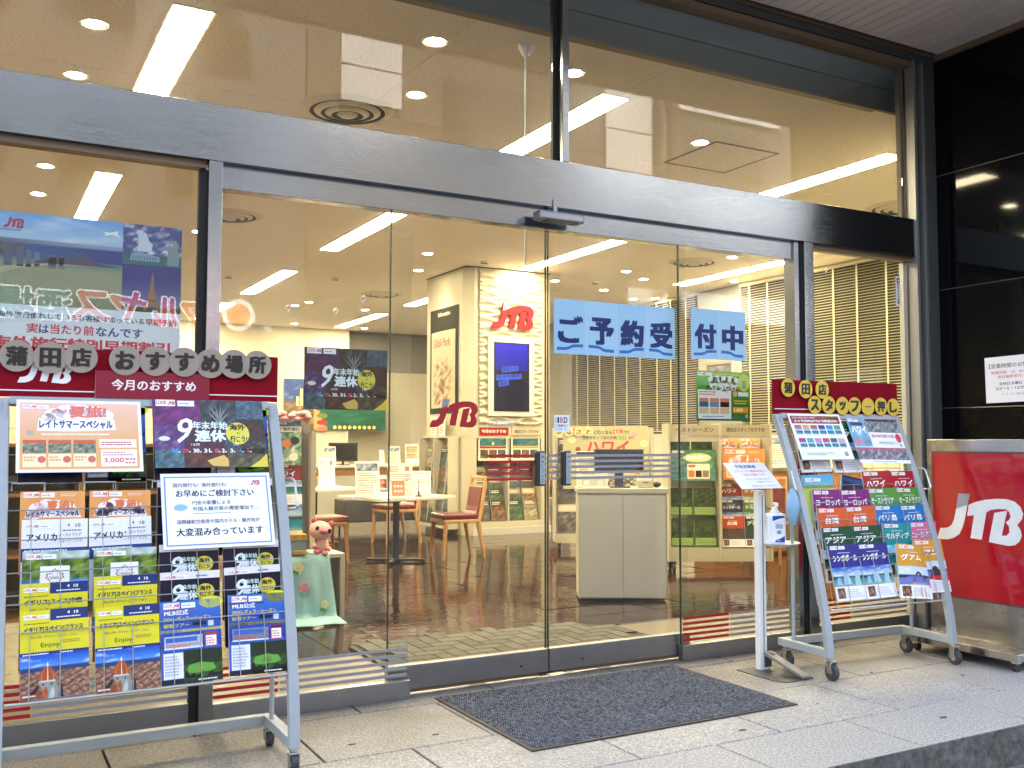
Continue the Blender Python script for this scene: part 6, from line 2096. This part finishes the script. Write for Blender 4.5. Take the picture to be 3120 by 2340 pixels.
# plastic bag hanging behind the right rack
bg_ = thing('plastic_bag', 'pale blue plastic bag hanging behind the left side of the right rack', 'bag', (3.955, -.52, .80))
pm('bag_blue', (.25, .45, .62), .3)
vs, fs = [], []
for j in range(9):
    for i in range(12):
        an = 2 * math.pi * i / 12
        r_ = .045 * math.sin(math.pi * (j + .8) / 9.5) + .006 * math.sin(5 * an + j)
        vs.append((r_ * math.cos(an), .6 * r_ * math.sin(an), j * .025))
for j in range(8):
    for i in range(12):
        q = (i + 1) % 12
        fs.append((j * 12 + i, j * 12 + q, j * 12 + 12 + q, j * 12 + 12 + i))
MB().add(vs, fs).build('bag_body', 'bag_blue', bg_, smooth=True, angle=60)

# ------------------------------------------------------------------ hand sanitizer stand
ss = thing('sanitizer_stand', 'white pedal sanitizer stand with sign board and round tray', 'stand', (3.855, -.37, 0))
MB().prism([(-.13, .06), (-.13, -.22), (-.10, -.28), (-.06, -.285), (.10, -.28), (.12, -.25), (.12, .06)], 0, .004, plane='xy').build('base_plate', 'steel_dark', ss)
MB().box(-.026, -.018, .0045, .022, .022, .985).build('post', 'white_paint', ss, bevel=.002)
MB().box(-.002, -.0205, .10, .003, -.0185, .96).build('post_slot', 'alu_rail', ss)
vs = [(-.006, -.02, .105), (.052, -.02, .105), (.052, -.02, .085), (-.006, -.02, .085), (.015, -.285, .022), (.068, -.285, .022), (.068, -.285, .008), (.015, -.285, .008)]
MB().add(vs, [(0, 1, 5, 4), (3, 2, 1, 0), (4, 5, 6, 7), (0, 4, 7, 3), (1, 2, 6, 5), (2, 3, 7, 6)]).build('foot_pedal', 'steel_strip', ss, bevel=.002)
MB().box(.0, -.03, .02, .045, .02, .084).build('pedal_mount', 'steel_dark', ss)
for k in range(3):
    MB().obox((.024, -.036 - k * .014, .1035 - k * .0045), (.03, .005, .002), (R(16), 0, 0)).build('pedal_slot', 'black', ss)
MB().lathe([(.0001, .668), (.045, .671), (.095, .681), (.118, .694), (.114, .696), (.10, .688), (.0001, .682)], c=(.118, -.02, 0), n=32).build('tray', 'white_paint', ss, smooth=True)
MB().box(.0, -.01, .62, .03, .01, .680).build('tray_bracket', 'zinc', ss)
MB().box(.018, -.005, .80, .028, .030, .885).box(.0, -.01, .878, .075, .015, .885).build('press_arm', 'steel_dark', ss)
a = Art(.297, .205, '#e4e8f4', t=.003)
a.up(); a.text('手指消毒液', .065, .160, .15, .026, '#3a4c80', .03); a.text('コロナウイルス感染拡大防止に', .035, .128, .235, .017, '#c85a72', .02); a.text('ご協力をお願いします', .075, .100, .17, .017, '#c85a72', .02)
a.text('足元のペダルを軽く踏んで', .08, .066, .17, .013, '#5a6690', .015); a.text('ご使用ください', .14, .044, .12, .013, '#5a6690', .015); a.text('消毒液が出ますのでご注意ください', .09, .014, .18, .011, '#4a5a90', .02)
put(a, 'sign_sheet', (-.048, -.075, 1.000), tilt=R(-48), parent=ss, mat='print_laminated')
MB().obox((-.048, .002, 1.0655), (.29, .004, .20), (R(-48), 0, 0)).build('sign_board', 'white_paint', ss)
bt = thing('sanitizer_bottle', 'white pump bottle with blue label standing on the tray', 'bottle', (3.938, -.40, .688), R(-28))
MB().box(-.054, -.034, 0, .054, .034, .170).build('body', 'white_plastic', bt, bevel=.014)
MB().lathe([(.028, .168), (.024, .182), (.017, .186), (.017, .20), (.006, .203), (.006, .222), (.0001, .222)], n=18).build('collar', 'white_plastic', bt, smooth=True)
MB().box(-.008, -.045, .218, .008, .012, .229).box(-.006, -.052, .208, .006, -.044, .2285).build('pump_nozzle', 'white_plastic', bt, bevel=.003)
a = Art(.066, .145, '#eef2f6', t=.0006)
a.up(); a.poly([(0, .115), (.03, .128), (.066, .135), (.066, .145), (0, .145)], '#2048a8'); a.poly([(.012, 0), (.066, 0), (.066, .035), (.04, .02), (.015, .012)], '#2048a8')
a.rect(.015, .075, .055, .10, '#a8b4d4'); a.ell(.035, .055, .014, .011, '#8494cc', 14); a.dashes(.012, .105, .045, .006, 1, '#8a9cc8', 1); a.dashes(.02, .005, .035, .007, 1, '#ffffff', 1)
put(a, 'label', (.010, -.0352, .012), parent=bt)

# ------------------------------------------------------------------ doormat outside
dm = thing('doormat', 'dark grey loop pile doormat with rubber edge outside the doors', 'mat', (2.756, -.530, .001), R(.3))
MB().box(-.735, -.472, 0, .735, .472, .006).build('rubber_edge', 'mat_rubber', dm, bevel=.002)
vs, fs = [], []
rr = random.Random(11)
NXm, NYm = 118, 75
for j in range(NYm):
    for i in range(NXm):
        x = -.718 + 1.436 * (i + .5 + .5 * (j % 2)) / (NXm + .5)
        y = -.455 + .910 * (j + .5) / NYm
        h = rr.uniform(.008, .0125)
        a_, b_ = .0052, .0052
        dx, dy = rr.uniform(-.0015, .0015), rr.uniform(-.0015, .0015)
        o_ = len(vs)
        vs += [(x - a_, y - b_, .005), (x + a_, y - b_, .005), (x + a_, y + b_, .005), (x - a_, y + b_, .005),
               (x - a_ * .6 + dx, y - b_ * .6 + dy, h), (x + a_ * .6 + dx, y - b_ * .6 + dy, h), (x + a_ * .6 + dx, y + b_ * .6 + dy, h), (x - a_ * .6 + dx, y + b_ * .6 + dy, h)]
        fs += [(o_ + 4, o_ + 5, o_ + 6, o_ + 7), (o_, o_ + 1, o_ + 5, o_ + 4), (o_ + 1, o_ + 2, o_ + 6, o_ + 5), (o_ + 2, o_ + 3, o_ + 7, o_ + 6), (o_ + 3, o_, o_ + 4, o_ + 7)]
mb = MB(); mb.v = vs; mb.f = fs; mb.m = [0] * len(fs)
me = mb.mesh('pile', ['mat_pile'])
o = stuff(link('pile', me, dm))
n = M['mat_pile'].node_tree
bb = n.nodes['Principled BSDF']
tc = n.nodes.new('ShaderNodeTexCoord')
wn = n.nodes.new('ShaderNodeTexNoise'); wn.inputs['Scale'].default_value = 70; wn.inputs['Detail'].default_value = 2
n.links.new(tc.outputs['Object'], wn.inputs['Vector'])
c2 = n.nodes.new('ShaderNodeValToRGB')
c2.color_ramp.elements[0].position = .35; c2.color_ramp.elements[0].color = (.028, .032, .042, 1)
c2.color_ramp.elements[1].position = .65; c2.color_ramp.elements[1].color = (.14, .155, .19, 1)
n.links.new(wn.outputs[0], c2.inputs[0]); n.links.new(c2.outputs[0], bb.inputs['Base Color'])

# ------------------------------------------------------------------ the other side of the street (seen in reflections)
def facade(name, label, x0, x1, h, mat, wins, wmat='bldg_glass', y=-14.0):
    t = thing(name, label, 'building', ((x0 + x1) / 2, y, 0), R(180))
    w = x1 - x0
    MB().box(-w / 2, .0, -.165, w / 2, 5, h).build('wall', mat, t)
    for (a_, b_, c_, d_, m_) in wins:
        # facade x measured in world X; local x is mirrored by the half turn
        l0, l1 = -(b_ - (x0 + x1) / 2), -(a_ - (x0 + x1) / 2)
        if m_ == 'bldg_white':
            nx2, nz2 = max(1, round((l1 - l0) / 1.0)), max(1, round((d_ - c_) / .8))
            mbc = MB()
            for ii in range(nx2):
                for jj in range(nz2):
                    mbc.box(l0 + (l1 - l0) * ii / nx2 + .025, -.12, c_ + (d_ - c_) * jj / nz2 + .025, l0 + (l1 - l0) * (ii + 1) / nx2 - .025, -.001, c_ + (d_ - c_) * (jj + 1) / nz2 - .025)
            mbc.build('cladding', m_, t)
        else:
            MB().box(l0, -.03, c_, l1, -.001, d_).build('window', m_, t)
    return t
wn1 = [(x, x + 1.2, z, z + 1.5, 'bldg_glass') for x in (-8, -5.6, -3.2, -.8, 1.2, 3.0) for z in (2.9 + 2.9 * k for k in range(3))]
wn1 = [q for q in wn1 if not (q[2] < 4.2)]
facade('street_building', 'grey building across the street with a shop sign, seen in reflection', -16, 5.6, 10, 'bldg_grey', wn1 + [(3.6, 4.5, 8.2, 9.2, 'bldg_glass')])
wn2 = [(6.28, 7.63, 8.1, 10.4, 'bldg_white')]
facade('street_building', 'brown building across the street with a white tiled bay, seen in reflection', 5.65, 11.5, 10.5, 'bldg_brown', wn2 + [(8.6, 10.6, z, z + 1.6, 'bldg_glass') for z in (1.0, 4.2, 7.4)])
wn3 = [(12.7, 14.1, 7.6, 9.55, 'bldg_white'), (14.45, 18.2, 9.35, 10.1, 'bldg_white'), (13.3, 18.2, 6.9, 7.5, 'bldg_white'), (13.3, 18.2, 4.2, 4.9, 'bldg_white')] + [(x, x + .9, z, z + 1.3, 'bldg_glass') for x in (13.5, 14.6, 15.7, 16.8) for z in (5.2, 7.8)]
facade('street_building', 'building with white balcony bands across the street, seen in reflection', 11.55, 26, 10.8, 'bldg_grey', wn3)
po = thing('street_pole', 'dark pole across the street seen in the reflection of the upper pane', 'pole', (14.3, -13.4, -.165))
MB().cyl((0, 0, 0), (0, 0, 11), .16, n=12).build('shaft', 'bldg_brown', po, smooth=True)
# shop sign and round sign, facing this shop
def sign_text(t_, x_right, z, w, h, colm, edge, y=-13.93):
    """text read from the far side: starts at large X, runs to small X"""
    for nm, m_, off, dy in (('letter_outline', edge, .085, 0), ('letter_face', colm, .03, .02)):
        tm = text_mesh(t_, 0)
        mb_ = MB()
        for ai in range(8):
            ox, oz = off * .55 * math.cos(ai * math.pi / 4), off * .55 * math.sin(ai * math.pi / 4)
            mb_.add([(x_right - a_ / tm[2] * w + ox, y + dy + ai * .0007, z + b_ / tm[3] * h + oz) for a_, b_ in tm[0]], tm[1])
        yield nm, mb_, m_
pm('sign_red_matt', (.5, .05, .04), .5, emit=(.7, .06, .05), estr=.35)
pm('sign_white', (.85, .85, .85), .5, emit=(.9, .95, 1), estr=.5)
pm('sign_orange', (.75, .22, .06), .5, emit=(.8, .25, .08), estr=.35)
pm('sign_dark', (.03, .10, .11), .5, emit=(.05, .3, .35), estr=.2)
pm('sign_board_pale', (.62, .55, .42), .6)
st = thing('tavern_sign', 'lit tavern lettering in red and teal across the street, seen mirrored', 'sign')
for (ch, xc, z0, w_, m_) in (('マ', 3.55, 3.30, .46, 'sign_red_matt'), ('ル', 3.05, 3.36, .44, 'sign_red_matt'), ('ヤ', 2.40, 3.42, .60, 'sign_red_matt'), ('ス', 1.79, 3.38, .58, 'sign_red_matt'), ('酒', 1.20, 3.36, .52, 'sign_dark'), ('場', .60, 3.38, .56, 'sign_dark')):
    for nm, mb_, mm_ in sign_text(ch, xc + w_ / 2, z0, w_, .50, m_, 'sign_white'):
        mb_.build(nm, mm_, st)
MB().box(.2, -13.975, 3.66, 3.9, -13.955, 3.70).build('letter_rail', 'bldg_brown', st)
rs = thing('round_sign', 'round white and orange shop sign across the street, seen mirrored', 'sign', (4.32, -13.9, 3.62))
MB().cyl((0, .02, 0), (0, .06, 0), .30, n=32).build('ring', 'sign_white', rs)
MB().cyl((0, .061, 0), (0, .075, 0), .21, n=32).build('face', 'sign_orange', rs)
tm = text_mesh('2F', .03)
MB().add([(4.98 - a_ / tm[2] * .18, -13.93, 3.35 + b_ / tm[3] * .13) for a_, b_ in tm[0]], tm[1]).build('floor_number', 'sign_white', rs, loc=(-4.32, 13.9, -3.62))
